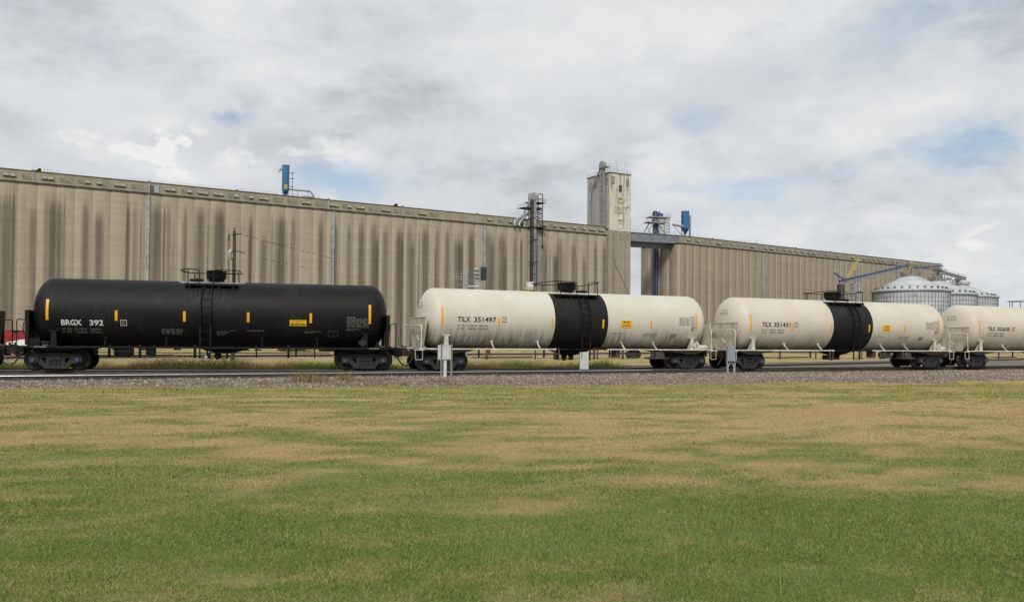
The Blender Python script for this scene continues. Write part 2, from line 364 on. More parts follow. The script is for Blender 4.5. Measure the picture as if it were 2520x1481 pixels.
M['cap_blue'] = mat('blue_bearing_cap', (.035, .085, .19), .55, 0, .15, 8); M['cap_dark'] = mat('bearing_bolts', (.03, .05, .10), .5, 0, 0)
M['rust'] = mat('rusty_coupler', (.045, .022, .016), .8, 0, .3, 9, .2)
M['rubber'] = mat('hose_rubber', (.012, .012, .012), .6, 0, 0)
M['yellow'] = mat('reflector_yellow', (.80, .36, .012), .45, 0, .06, 9); M['sign_yellow'] = mat('sign_yellow_paint', (.78, .45, .02), .5, 0, .05, 6)
M['ink'] = mat('black_lettering', (.014, .014, .014), .6, 0, 0); M['chalk'] = mat('white_lettering', (.66, .66, .63), .6, 0, .08, 20); M['grey_ink'] = mat('faded_lettering', (.21, .20, .19), .6, 0, .1, 20)
M['dim'] = mat('dim_stencil', (.20, .20, .19), .6, 0, .1, 20)
M['grey_plate'] = mat('grey_top_plate', (.20, .21, .22), .5, 0, .2, 3)
M['placard'] = mat('placard_board', (.56, .52, .44), .6, 0, .1, 12)
M['conc3'] = mat_concrete('gallery_concrete', (.325, .285, .215), (.16, .14, .11), 77, 60, .3)
M['conc4'] = mat_concrete('headhouse_concrete', (.35, .34, .315), (.13, .125, .112), 31, 57, .7)
M['peel'] = mat_peeling('peeling_white_paint')
M['rim'] = mat('silo_rim', (.05, .045, .038), .8, 0, .2, 1); M['roofing'] = mat('gallery_roofing', (.12, .11, .10), .8, 0, .1, 1)
M['galv'] = mat('galvanised_steel', (.40, .42, .44), .45, .5, .12, 2); M['galv_dull'] = mat('dull_grey_steel', (.29, .295, .295), .6, .2, .15, 1.2)
M['darksteel'] = mat('weathered_dark_steel', (.055, .048, .042), .75, 0, .25, 2)
M['strip'] = mat('pale_flashing', (.36, .38, .41), .5, .3, .15, .6)
M['pane'] = mat('dusty_glass', (.27, .275, .225), .35, 0, .25, .8); M['pane_dark'] = mat('dark_opening', (.085, .078, .06), .5, 0, .1, 1); M['sash'] = mat('sash_paint', (.31, .305, .25), .6, 0, .15, 1)
M['blue'] = mat('blue_enamel', (.028, .135, .29), .45, 0, .12, .7); M['navy'] = mat('navy_casing', (.022, .034, .10), .5, 0, .15, .5); M['royal'] = mat('royal_blue_paint', (.02, .06, .25), .45, 0, .1, 1)
M['bridge'] = mat('grey_bridge_paint', (.20, .22, .24), .6, 0, .1, .4)
M['bin'] = mat_bin(); M['binroof'] = mat('bin_roof_sheet', (.50, .525, .54), .7, 0., .08, .25); M['binrib'] = mat('bin_stiffener', (.20, .205, .215), .5, .4, .1, 1)
M['conv_blue'] = mat('conveyor_blue', (.06, .078, .175), .5, 0, .15, .4); M['safety'] = mat('safety_yellow', (.46, .33, .06), .5, 0, .1, 1)
M['wood'] = mat('creosoted_wood', (.075, .052, .038), .85, 0, .25, 6, .2); M['can'] = mat('transformer_grey', (.56, .58, .60), .5, .1, .1, 3)
M['box'] = mat('cabinet_grey', (.50, .515, .50), .5, .1, .06, 3); M['box_white'] = mat('cabinet_white', (.50, .515, .51), .5, 0, .05, 3); M['box_blue'] = mat('cabinet_bluegrey', (.27, .30, .33), .5, .1, .06, 3)
M['post_white'] = mat('post_paint', (.62, .61, .57), .55, 0, .08, 4); M['post_dark'] = mat('slotted_post', (.14, .15, .16), .6, .3, .1, 9)
M['rail_side'] = mat('rail_rust', (.055, .040, .031), .8, 0, .25, 5); M['rail_top'] = mat('polished_rail', (.62, .62, .64), .32, 1.0, .05, 3); M['rail_dull'] = mat('dull_rail_head', (.085, .075, .068), .55, 0., .1, 3)
M['tie'] = mat('sleeper_wood', (.10, .075, .055), .9, 0, .3, 6, .3)
M['stone'] = mat_blades('ballast_stone'); M['blades'] = mat_blades('grass_blades'); M['ground'] = mat_ground()
M['red'] = mat('red_paint', (.26, .016, .022), .45, 0, .15, 2); M['white'] = mat('white_paint', (.72, .73, .74), .45, 0, .06, 2); M['glass'] = mat('dark_car_glass', (.02, .025, .03), .1, 0, 0); M['silver'] = mat('silver_paint', (.42, .43, .45), .35, .3, .05, 2)
M['tyre'] = mat('tyre_rubber', (.016, .016, .016), .8, 0, .1, 5); M['hood'] = mat('signal_black', (.012, .014, .015), .45, 0, 0)
M['feather'] = mat('dark_feathers', (.05, .045, .042), .7, 0, .2, 20); M['logo_gold'] = mat_worn('worn_gold_paint', (.50, .36, .07)); M['logo_green'] = mat_worn('worn_green_paint', (.13, .19, .09)); M['worn_letter'] = mat_worn('worn_letter_paint', (.21, .225, .13), (.50, .48, .39))

# ------------------------------------------------------------------ noise for ground cover
_P = RNG.random((256, 256))
def vnoise(x, y, oct=4):
    t = 0; a = 1; tot = 0
    for k in range(oct):
        xi = np.floor(x).astype(int); yi = np.floor(y).astype(int); fx = x - xi; fy = y - yi
        fx = fx * fx * (3 - 2 * fx); fy = fy * fy * (3 - 2 * fy)
        g = lambda i, j: _P[(xi + i + 17 * k) % 256, (yi + j + 31 * k) % 256]
        t = t + a * ((g(0, 0) * (1 - fx) + g(1, 0) * fx) * (1 - fy) + (g(0, 1) * (1 - fx) + g(1, 1) * fx) * fy)
        tot += a; a *= .55; x = x * 2.03; y = y * 2.03
    return t / tot
def sstep(a, b, v):
    t = np.clip((v - a) / (b - a), 0, 1); return t * t * (3 - 2 * t)

# lines on the ground (all real positions in metres)
EDGE = np.array([(-400, -160), (-60, 5), (-30, 20.5), (-16.6, 26.9), (-12.3, 29.2), (-6.9, 30.7), (0, 33.5), (9.4, 35.3), (25.9, 41.8), (60, 57.5), (110, 81), (400, 215)])
A0, A1 = np.array((-19.59, 31.69)), np.array((35.78, 57.77)); AU = (A1 - A0) / np.linalg.norm(A1 - A0); AN = np.array((-AU[1], AU[0]))
AC = A0 + AN * .75                                    # main track, middle
CARS = [(-13.87, 39.19, .24, .325), (2.856, 44.558, .4028, .28), (19.66, 50.862, .4098, .28), (19.66 + 18.62 * math.cos(.41), 50.862 + 18.62 * math.sin(.41), .41, .28)]
CARS.insert(0, (CARS[0][0] - 17.5 * math.cos(.22), CARS[0][1] - 17.5 * math.sin(.22), .2, .325))
def linedist(x, y, c, u): return (x - c[0]) * -u[1] + (y - c[1]) * u[0]      # + = beyond the line
CC = np.array((-29.9, 70.8)); CU = np.array((.712, .702)); DC = np.array((1.15, 44.3)); DU = np.array((.754, .657))
def edge_y(x): return np.interp(x, EDGE[:, 0], EDGE[:, 1]) + 3.4 * (vnoise(x * .16 + 2, x * 0 + 5, 2) - .5) + 2.4 * (vnoise(x * .55 + 9, x * 0 + 8, 3) - .5)
BX = np.array([c[0] for c in CARS]); BY = np.array([c[1] for c in CARS])
def track_y(x): return np.interp(x, np.concatenate([[-120], BX, [200]]), np.concatenate([[BY[0] - 18], BY, [BY[-1] + (200 - BX[-1]) * .4346]]))
def gravel_amount(x, y):
    s = y - edge_y(x)
    g = sstep(-2.2, 1.6, s + 1.2 * (vnoise(x * .35, y * .9 + 3, 3) - .5)) * (1 - sstep(2.0, 3.4, y - np.maximum(track_y(x), AC[1] + (x - AC[0]) * AU[1] / AU[0])))
    g = np.maximum(g, 1 - sstep(2.6, 4.4, np.abs(linedist(x, y, CC + np.array((-.5, .5)), CU) + 1.2)))
    d = linedist(x, y, DC, DU); g = np.maximum(g, (1 - sstep(1.2, 2.4, np.abs(d - .3))) * (x > 1))
    bet = sstep(.2, .9, d * -1) * (x > 6) * sstep(0, .5, s); g = np.maximum(g, bet)
    g = np.maximum(g, .62 * sstep(150, 175, y))
    return g
def ground_z(x, y):
    s = y - edge_y(x)
    return .10 * sstep(.3, 3.2, s) * (1 - sstep(150, 190, y)) + .012 * (vnoise(x * .7, y * .7, 2) - .5)
def dryness(x, y):
    d = np.interp(y, [0, 5.3, 6.6, 8.0, 9.6, 11.5, 14, 19, 24, 27, 32, 40], [.26, .26, .08, .10, .26, .42, .50, .55, .46, .40, .38, .62])
    d = d + .18 * (1 - sstep(-3.5, -1.0, x)) * (1 - sstep(5.6, 7.5, y)) - .06 * sstep(0, 3, x) * (1 - sstep(6, 10, y))
    d = d - .16 * sstep(0, 6, x) * sstep(5.5, 7, y) * (1 - sstep(7, 9.5, y)) + .2 * sstep(2, 9, x) * sstep(14, 18, y) * (1 - sstep(22, 27, y))
    ang = .12; xr = x * math.cos(ang) + y * math.sin(ang); yr = -x * math.sin(ang) + y * math.cos(ang)
    xr = xr + 1.6 * (vnoise(x * .5 + 11, y * .5, 3) - .5); yr = yr + 1.4 * (vnoise(x * .45, y * .45 + 23, 3) - .5)
    st = vnoise(xr * .22 + 3, yr * .62 + 9, 5) - .5; sm = vnoise(xr * .8 + 40, yr * 1.9 + 5, 5) - .5
    tn = vnoise(x * 2.6 + 70, y * 3.4 + 15, 3) - .5
    return np.clip(d + .55 * st + 1.15 * sm + .65 * tn, .02, .98)

def build_ground():
    xs = np.concatenate([[-4000, -1500, -600, -250, -130], np.arange(-75, 110.1, .5), [160, 300, 700, 1600, 4000]])
    ys = np.concatenate([[-300, -60, -10], np.arange(0, 120.1, .5), [150, 200, 300, 600, 1500, 5000]])
    X, Y = np.meshgrid(xs, ys); Z = ground_z(X, Y); nx, ny = len(xs), len(ys)
    me = bpy.data.meshes.new('ground'); co = np.stack([X, Y, Z], -1).reshape(-1, 3)
    idx = np.arange(nx * ny).reshape(ny, nx)
    q = np.stack([idx[:-1, :-1], idx[:-1, 1:], idx[1:, 1:], idx[1:, :-1]], -1).reshape(-1, 4)
    set_mesh(me, co, q, 4); me.materials.append(M['ground'])
    for k, fn in (('gravel', gravel_amount), ('dry', dryness)):
        a = me.attributes.new(k, 'FLOAT', 'POINT'); a.data.foreach_set('value', fn(X, Y).reshape(-1).astype(np.float32))
    me.polygons.foreach_set('use_smooth', np.ones(len(q), bool))
    tag(link('ground', me), 'mown lawn, gravel and bare ground under the whole scene', kind='structure')
def set_mesh(me, co, faces, k):
    me.vertices.add(len(co)); me.vertices.foreach_set('co', np.ascontiguousarray(co, np.float32).reshape(-1))
    me.loops.add(faces.size); me.loops.foreach_set('vertex_index', np.ascontiguousarray(faces, np.int32).reshape(-1))
    me.polygons.add(len(faces)); me.polygons.foreach_set('loop_start', np.arange(0, faces.size, k, dtype=np.int32))
    me.polygons.foreach_set('loop_total', np.full(len(faces), k, np.int32)); me.update(calc_edges=True)
def tint(me, col):
    a = me.color_attributes.new('tint', 'FLOAT_COLOR', 'POINT')
    a.data.foreach_set('color', np.concatenate([col, np.ones((len(col), 1))], 1).astype(np.float32).reshape(-1))
def blades_mesh(name, x, y, z, h, w, lean, col, mtl):
    n = len(x); a = RNG.random(n) * 2 * PI; dx, dy = np.cos(a), np.sin(a); b = RNG.random(n) * 2 * PI; lx, ly = np.cos(b) * lean * h, np.sin(b) * lean * h
    base = np.stack([x, y, z], -1); side = np.stack([dx, dy, 0 * dx], -1) * (w / 2)[:, None]
    mid = base + np.stack([lx * .3, ly * .3, h * .55], -1); tip = base + np.stack([lx, ly, h * np.sqrt(np.clip(1 - .45 * lean ** 2, .15, 1))], -1)
    v = np.stack([base - side, base + side, mid + side * .8, mid - side * .8, tip], 1).reshape(-1, 3)
    k = (np.arange(n) * 5)[:, None]
    t = np.concatenate([k + np.array([[0, 1, 2]]), k + np.array([[0, 2, 3]]), k + np.array([[3, 2, 4]])], 1).reshape(-1, 3)
    me = bpy.data.meshes.new(name); set_mesh(me, v, t, 3); me.materials.append(mtl); tint(me, np.repeat(col, 5, 0))
    return me
def lawn_col(dry, n, yy):
    isdry = RNG.random(n) < dry; r = RNG.random((n, 1)); r2 = RNG.random((n, 1))
    far = np.clip((yy[:, None] - 9) / 18, 0, 1)
    green = (np.array([.100, .190, .028]) * (1 - far) + np.array([.255, .255, .066]) * far) * (.8 + .4 * r) + np.array([.07, .045, .01]) * r2 * r2
    straw = np.array([.52, .365, .17]) * (.7 + .45 * r) + np.array([.06, .04, .02]) * r2
    m = np.clip(dry[:, None] * 1.0 + (.24 + .16 * far) * RNG.normal(0, 1, (n, 1)), 0, 1); m = np.where(isdry[:, None], np.maximum(m, .45), np.minimum(m, .55))
    return green * (1 - m) + straw * m
def build_lawn():
    X, Y, Hh, Wd, Ln = [], [], [], [], []
    for (y0, y1, den, h, w, xl) in ((4.6, 7, 11000, .024, .0030, .72), (7, 10, 6500, .025, .0040, .70), (10, 15, 2800, .027, .0055, .68), (15, 23, 950, .030, .009, .67), (23, 48, 260, .034, .017, .66)):
        n = int(den * (y1 - y0) * xl * (y1 + y0)); y = np.sqrt(RNG.random(n) * (y1 ** 2 - y0 ** 2) + y0 ** 2); x = (RNG.random(n) * 2 - 1) * xl * y
        keep = (gravel_amount(x, y) + 1.3 * (vnoise(x * 1.1, y * 1.1, 3) - .5) < .56) & (y < edge_y(x) + 2.2) & (vnoise(x * .9 + 5, y * 1.6 + 8, 3) + .35 * RNG.random(n) > .34)
        x, y = x[keep], y[keep]; n = len(x)
        hh = h * (.45 + .9 * RNG.random(n)) * (.6 + .9 * vnoise(x * .8, y * .8, 3)); lean = .5 + 1.0 * RNG.random(n)
        X.append(x); Y.append(y); Hh.append(hh); Wd.append(w * (.7 + .6 * RNG.random(n))); Ln.append(lean)
    x, y, h, w, l = map(np.concatenate, (X, Y, Hh, Wd, Ln)); n = len(x)
    d = dryness(x, y); h = h * np.where(d < .35, 1.25, .85)
    me = blades_mesh('lawn_grass', x, y, ground_z(x, y) - .004, h, w, l, lawn_col(np.clip(d, .04, .9), n, y), M['blades'])
    tag(link('lawn_grass', me), 'short mown lawn grass, green near the camera and straw coloured further off', kind='stuff')
    n = 2200; y = np.sqrt(RNG.random(n) * (10 ** 2 - 4.7 ** 2) + 4.7 ** 2); x = (RNG.random(n) * 2 - 1) * .7 * y     # long loose stalks and clippings
    clip = RNG.random(n) < .75; keep = vnoise(x * .8 + 60, y * .8, 3) + .25 * (x < -1.2) * (y < 6.8) > .47; x, y, clip = x[keep], y[keep], clip[keep]; n = len(x)
    col = np.where(clip[:, None], np.array([.40, .31, .17]) * (.6 + .5 * RNG.random((n, 1))), np.array([.12, .18, .055]) * (.7 + .5 * RNG.random((n, 1))))
    me = blades_mesh('grass_stalks', x, y, ground_z(x, y) + .01, np.where(clip, .07, .12) * (.5 + .8 * RNG.random(n)), np.full(n, .0028), np.where(clip, 1.25, .7) * (.8 + .3 * RNG.random(n)), col, M['blades'])
    tag(link('grass_stalks', me), 'loose dry clippings and long stalks lying in the lawn', kind='stuff')
def build_lawn_weeds():
    X, Y, Hh = [], [], []
    for px, py, m, r in ((860, 1044, 90, .3), (580, 1048, 60, .16), (1180, 1035, 50, .3), (935, 1100, 110, .5), (1980, 1375, 150, .16), (1520, 1415, 170, .16), (700, 1340, 60, .10), (2450, 1380, 150, .2), (565, 1335, 40, .08)):
        p = at_z(px, py, 0); X.append(p.x + RNG.normal(0, r, m)); Y.append(p.y + RNG.normal(0, r * .8, m)); Hh.append(.032 * (.5 + RNG.random(m)))
    x, y, h = map(np.concatenate, (X, Y, Hh)); n = len(x); col = np.array([.075, .14, .032]) * (.8 + .5 * RNG.random((n, 1)))
    tag(link('lawn_weeds', blades_mesh('lawn_weeds', x, y, ground_z(x, y), h, np.full(n, .007) * (.6 + y / 14), 1.0 + .5 * RNG.random(n), col, M['blades'])), 'darker broad leaved weeds scattered through the mown lawn', kind='stuff')
    n = 240; y = 4.9 + 3.2 * RNG.random(n) ** 1.4; x = (RNG.random(n) * 1.15 - .45) * .66 * y; g = RNG.random((n, 1))
    tag(link('tall_grass', blades_mesh('tall_grass', x, y, ground_z(x, y), .10 + .11 * RNG.random(n), np.full(n, .004), .7 + .5 * RNG.random(n), np.array([.16, .26, .075]) * (.8 + .5 * g), M['blades'])), 'single long green grass blades standing above the mown lawn', kind='stuff')
def build_weeds():
    n = 150000; x = RNG.random(n) * 130 - 50; off = RNG.random(n)
    y0 = track_y(x) + 1.5; y = y0 + off * (4.2 + 2.5 * vnoise(x * .2, x * 0 + 4, 2))
    d = linedist(x, y, DC, DU); clump = vnoise(x * .35, y * .5 + 30, 4)
    keep = ((x < 7) | (d > 1.8)) & (clump + .3 * RNG.random(n) > .36) & (linedist(x, y, CC, CU) < -2.5) | ((x > 7) & (d > 1.8) & (d < 14))
    x, y, clump = x[keep], y[keep], clump[keep]; n = len(x); k = RNG.random((n, 1)); tan = (vnoise(x * .3 + 50, y * .2, 3) + .25 * RNG.random(n) > np.where(x < -4, .56, .68))[:, None]
    col = np.where(tan, np.array([.50, .37, .19]), np.array([.27, .33, .085])) * (.55 + .8 * k)
    h = (.27 + 1.2 * np.clip(clump - .4, 0, 1)) * (.5 + RNG.random(n)) * np.where(x < 6, 1, .6)
    me = blades_mesh('track_weeds', x, y, ground_z(x, y) - .01, h, np.full(n, .014), .3 + .7 * RNG.random(n), col, M['blades'])
    tag(link('track_weeds', me), 'rough green and tan weeds growing behind the train', kind='stuff')
    px = [(758, 938), (770, 941), (742, 940), (850, 938), (880, 940), (934, 938), (912, 946), (840, 946), (1070, 940), (990, 944), (1110, 944), (640, 944), (560, 948), (300, 962), (420, 956)]
    X, Y, Hh = [], [], []
    for i, (a, b) in enumerate(px):
        p = at_z(a, b, .06); m = 170 if i < 4 else 80; r = .30 if i < 3 else .25
        X.append(p.x + RNG.normal(0, r, m)); Y.append(p.y + RNG.normal(0, r, m)); Hh.append((.46 if i < 4 else .20) * (.4 + .8 * RNG.random(m)))
    x, y, h = map(np.concatenate, (X, Y, Hh)); n = len(x)
    col = np.where((RNG.random(n) < .7)[:, None], np.array([.27, .20, .10]), np.array([.10, .12, .035])) * (.6 + .7 * RNG.random((n, 1)))
    me = blades_mesh('ballast_weeds', x, y, ground_z(x, y) - .01, h, np.full(n, .012), .3 + .6 * RNG.random(n), col, M['blades'])
    tag(link('ballast_weeds', me), 'dry weeds sprouting from the gravel beside the rails', kind='stuff')
def build_stones():
    n = 60000; x = RNG.random(n) * 105 - 30; lo = edge_y(x) - .9; hi = np.maximum(track_y(x), AC[1] + (x - AC[0]) * AU[1] / AU[0]) + 2.4
    y = lo + (hi - lo) * RNG.random(n); keep = (gravel_amount(x, y) + 1.3 * (vnoise(x * 1.1, y * 1.1, 3) - .5) > .5) & (np.abs(x) < .66 * y + 2); x, y = x[keep], y[keep]
    # a second belt round the track beyond the train
    m = 9000; t = RNG.random(m) * 75 - 12; o = RNG.normal(0, 1.6, m) - .4; x = np.concatenate([x, CC[0] + CU[0] * t - CU[1] * o]); y = np.concatenate([y, CC[1] + CU[1] * t + CU[0] * o]); n = len(x)
    s = .022 + .03 * RNG.random(n) ** 2; oct_ = np.array([(1, 0, 0), (0, 1, 0), (-1, 0, 0), (0, -1, 0), (0, 0, 1)], float)
    v = oct_[None] * (.6 + .8 * RNG.random((n, 5, 1))) * s[:, None, None]; a = RNG.random(n) * 6.28; c, d = np.cos(a), np.sin(a)
    vx = v[..., 0] * c[:, None] - v[..., 1] * d[:, None]; vy = v[..., 0] * d[:, None] + v[..., 1] * c[:, None]; vz = v[..., 2] * .8
    co = np.stack([vx + x[:, None], vy + y[:, None], vz + (ground_z(x, y) + .004)[:, None]], -1).reshape(-1, 3)
    k = (np.arange(n) * 5)[:, None]; t = np.concatenate([k + np.array([[i, (i + 1) % 4, 4]]) for i in range(4)], 1).reshape(-1, 3)
    r = RNG.random((n, 1)); base = np.where(r < .30, [[.11, .09, .074]], np.where(r < .74, [[.315, .24, .19]], np.where(r < .97, [[.40, .32, .26]], [[.48, .44, .39]]))) * (.7 + .5 * RNG.random((n, 1)))
    me = bpy.data.meshes.new('ballast_stones'); set_mesh(me, co, t, 3); me.materials.append(M['stone']); tint(me, np.repeat(base, 5, 0))
    tag(link('ballast_stones', me), 'loose pinkish grey crushed stone along the railway tracks', kind='stuff')

# ------------------------------------------------------------------ railway tracks
RAILP = [(-.07, 0), (.07, 0), (.07, .018), (.014, .04), (.012, .125), (.036, .138), (.036, .154), (.025, .178), (-.025, .178), (-.036, .154), (-.036, .138), (-.012, .125), (-.014, .04), (-.07, .018)]
def rail_mesh(path, top='rail_top', shiny=1e9):
    b = MB(); n = len(RAILP); P = [Vector(p) for p in path]; v = []
    for i, p in enumerate(P):
        d = (P[min(i + 1, len(P) - 1)] - P[max(i - 1, 0)]).normalized(); s = Vector((d.y, -d.x, 0)).normalized()
        v += [p + s * q[0] + Vector((0, 0, q[1] - .178)) for q in RAILP]
    o = 0; b.add(v, [])
    for i in range(len(P) - 1):
        for k in range(n):
            b.f.append([i * n + k, i * n + (k + 1) % n, (i + 1) * n + (k + 1) % n, (i + 1) * n + k]); b.mi.append((1 if P[i].x < shiny else 2) if k in (6, 7, 8) else 0); b.sm.append(False)
    return b.mesh('rail', [M['rail_side'], M[top], M['rail_dull']])
def offs(path, o):
    P = [Vector(p) for p in path]; out = []
    for i, p in enumerate(P):
        d = (P[min(i + 1, len(P) - 1)] - P[max(i - 1, 0)]).normalized(); out.append(p + Vector((-d.y, d.x, 0)).normalized() * o)
    return out
TIE = MB().bx(-.115, .115, -1.28, 1.28, -.12, .0).mesh('sleeper', M['tie'])
def track(label, path, ztie, span, skip=None, top='rail_top', top2=None, shiny=1e9):
    root = empty('railway_track', path[0], 0, label, 'railway track', 'railway tracks'); P0 = Vector(path[0])
    for o, t in ((-.755, top), (.755, top2 or top)):
        link('rail', rail_mesh([q - P0 for q in offs(path, o)], t, shiny - P0.x if o < 0 else 1e9), root)
    P = [Vector(p) for p in path]; acc = 0.; nxt = span[0]; cnt = 0
    for i in range(len(P) - 1):
        L = (P[i + 1] - P[i]).length; d = (P[i + 1] - P[i]) / L
        while nxt <= acc + L and nxt < span[1] and cnt < 100:
            q = P[i] + d * (nxt - acc)
            if skip is None or not skip(q):
                o = link('sleeper', TIE, root); o.location = Vector((q.x, q.y, q.z - ztie)) - P0 + Vector((0, 0, RNG.random() * .012)); o.rotation_euler = (0, 0, math.atan2(d.y, d.x) + RNG.normal(0, .01)); cnt += 1
            nxt += .56
        acc += L
    return root
def build_tracks():
    pa = [tuple(AC + AU * t) + (.28,) for t in np.linspace(-45, 190, 95)]
    pa = [(p[0], p[1], .28) for p in pa]
    t0 = track('main line track with polished rail along the gravel edge in front of the train', pa, .165, (40, 97), None, 'rail_top', 'rail_dull', 7.0)
    pts = [(-120, BY[0] - 18, .325)] + [(c[0], c[1], c[3]) for c in CARS[:4]]
    xs = np.linspace(-60, 21, 60); ctrlx = np.array([-60] + [c[0] - 8 * math.cos(c[2]) for c in CARS[:4]] + [c[0] + 8 * math.cos(c[2]) for c in CARS[:4]])
    ctrly = np.array([CARS[0][1] - (CARS[0][0] + 60) * .2] + [c[1] - 8 * math.sin(c[2]) for c in CARS[:4]] + [c[1] + 8 * math.sin(c[2]) for c in CARS[:4]])
    o = np.argsort(ctrlx); cx, cy = ctrlx[o], ctrly[o]
    ys = np.interp(xs, cx, cy)
    for _ in range(6): ys[1:-1] = (ys[:-2] + 2 * ys[1:-1] + ys[2:]) / 4
    pb = [(x, y, .325 + (.282 - .325) * float(sstep(-6, 3, np.array(x)))) for x, y in zip(xs, ys) if x < 14]
    track('siding track carrying the black tank cars, merging into the main line', pb, .21, (22, 76), None, 'rail_dull')
    pc = [(CC[0] + CU[0] * t - CU[1] * .75, CC[1] + CU[1] * t + CU[0] * .75, .28) for t in np.linspace(-60, 140, 30)]
    track('distant track on gravel behind the weeds seen under the cars', pc, .17, (40, 95), None, 'rail_dull')
    pd = [(DC[0] + DU[0] * t - DU[1] * .75, DC[1] + DU[1] * t + DU[0] * .75, .28) for t in np.linspace(2, 150, 30)]
    track('diverging track with shiny rail leading away behind the white cars', pd, .175, (0, 56), None, 'rail_top', 'rail_dull')

# ------------------------------------------------------------------ text
def text_verts(s, size, width=None, bold=0.0, spacing=1.0):
    cu = bpy.data.curves.new('t', 'FONT'); cu.body = s; cu.size = size; cu.offset = bold; cu.space_character = spacing; cu.resolution_u = 2
    ob = bpy.data.objects.new('t', cu); COL.objects.link(ob); dg = bpy.context.evaluated_depsgraph_get()
    me = bpy.data.meshes.new_from_object(ob.evaluated_get(dg)); v = [(p.co.x, p.co.y) for p in me.vertices]; f = [tuple(p.vertices) for p in me.polygons]
    bpy.data.objects.remove(ob); bpy.data.curves.remove(cu); bpy.data.meshes.remove(me)
    if not v: return [], []
    x0 = min(p[0] for p in v); x1 = max(p[0] for p in v); k = (width / (x1 - x0)) if width else 1.0
    return [((p[0] - x0) * k, p[1]) for p in v], f

# ------------------------------------------------------------------ tank cars
TR, TC = 1.545, 2.575                                  # tank radius and centre height over the rail
def on_tank(t, z, lift=.012):                          # z measured as seen on the flank; wraps round the shell
    s = max(-.999, min(.999, (z - TC) / TR)); p = math.asin(s); r = TR + lift
    return (t, -r * math.cos(p), TC + r * math.sin(p))
def patch(b, t0, t1, z0, z1, lift=.010, nz=6, nt=1):
    v = [on_tank(t0 + (t1 - t0) * i / nt, z0 + (z1 - z0) * j / nz, lift) for j in range(nz + 1) for i in range(nt + 1)]
    k = nt + 1
    b.add(v, [(j * k + i, j * k + i + 1, (j + 1) * k + i + 1, (j + 1) * k + i) for j in range(nz) for i in range(nt)], True)
def tank_text(b, s, t, z, size, width=None, lift=.014, bold=0., spacing=1.):
    v, f = text_verts(s, size, width, bold, spacing)
    if v: b.add([on_tank(t + p[0], z + p[1], lift) for p in v], f)
def dashes(b, t0, t1, z, h, lift=.014, gap=.05):       # a line of writing too small to read
    t = t0
    while t < t1 - .02:
        w = min(random.uniform(.06, .22), t1 - t); patch(b, t, t + w, z, z + h, lift, 1); t += w + gap * random.uniform(.5, 1.2)

_CACHE = {}
def cached(key, fn):
    if key not in _CACHE: _CACHE[key] = fn()
    return _CACHE[key]
def wheel_mesh():
    b = MB(); b.lathe([(.02, -.075), (.14, -.075), (.15, -.02), (.34, -.03), (.38, -.065), (.455, -.065), (.460, .05), (.485, .06), (.485, .085), (.38, .085), (.34, .02), (.15, .01), (.12, .09), (.02, .09)], (0, 0, 0), 'Y', 36)
    return b.mesh('wheel', M['wheel'])
def frame_mesh():                                      # cast side frame with two triangular windows and a spring group
    b = MB(); y0, y1 = -.075, .075
    b.prism([(-1.08, .34), (-1.08, .58), (-.98, .68), (-.62, .72), (-.36, .77), (.36, .77), (.62, .72), (.98, .68), (1.08, .58), (1.08, .34), (.98, .30), (.90, .52), (.72, .55), (.62, .53), (.36, .56), (-.36, .56), (-.62, .53), (-.72, .55), (-.90, .52), (-.98, .30)], y0, y1)
    for s in (-1, 1):
        b.prism([(s * .66, .60), (s * .86, .46), (s * .46, .07), (s * .30, .18)][::s], y0 + .012, y1 - .012)
        b.prism([(s * .40, .60), (s * .25, .60), (s * .23, .12), (s * .37, .12)][::s], y0 - .022, y1 + .022)
        b.prism([(s * .92, .30), (s * 1.07, .34), (s * 1.07, .60), (s * .68, .62), (s * .70, .36), (s * .80, .27)][::s], y0 - .045, y1 + .016)
    b.prism([(-.47, .06), (.47, .06), (.40, .18), (-.40, .18)], y0 - .033, y1 + .033)
    b.bx(-.24, .24, -.05, .06, .17, .56)
    b.bx(-.25, .25, -.11, .10, .44, .50); b.bx(-.25, .25, -.12, .12, .52, .60)
    for x in (-.15, 0, .15):
        for k in range(5): b.lathe([(.055, 0), (.068, .015), (.055, .03)], (x, -.02, .17 + k * .055), 'Z', 10)
        b.cyl((x, -.02, .17), (x, -.02, .45), .05, 8)
    return b.mesh('side_frame', M['truck'])
def cap_mesh():
    b = MB(); b.lathe([(.0, -.10), (.06, -.10), (.09, -.085), (.102, -.06), (.102, .05), (.0, .05)], (0, 0, 0), 'Y', 24)
    b.m = 1; b.lathe([(.052, -.104), (.066, -.104), (.066, -.09), (.052, -.09), (.052, -.104)], (0, 0, 0), 'Y', 3)
    for k in range(3): a = k * 2 * PI / 3 + .5; b.lathe([(0, -.112), (.018, -.112), (.018, -.08)], (.075 * math.sin(a), 0, .075 * math.cos(a)), 'Y', 8)
    return b.mesh('bearing_cap', [M['cap_blue'], M['cap_dark']])
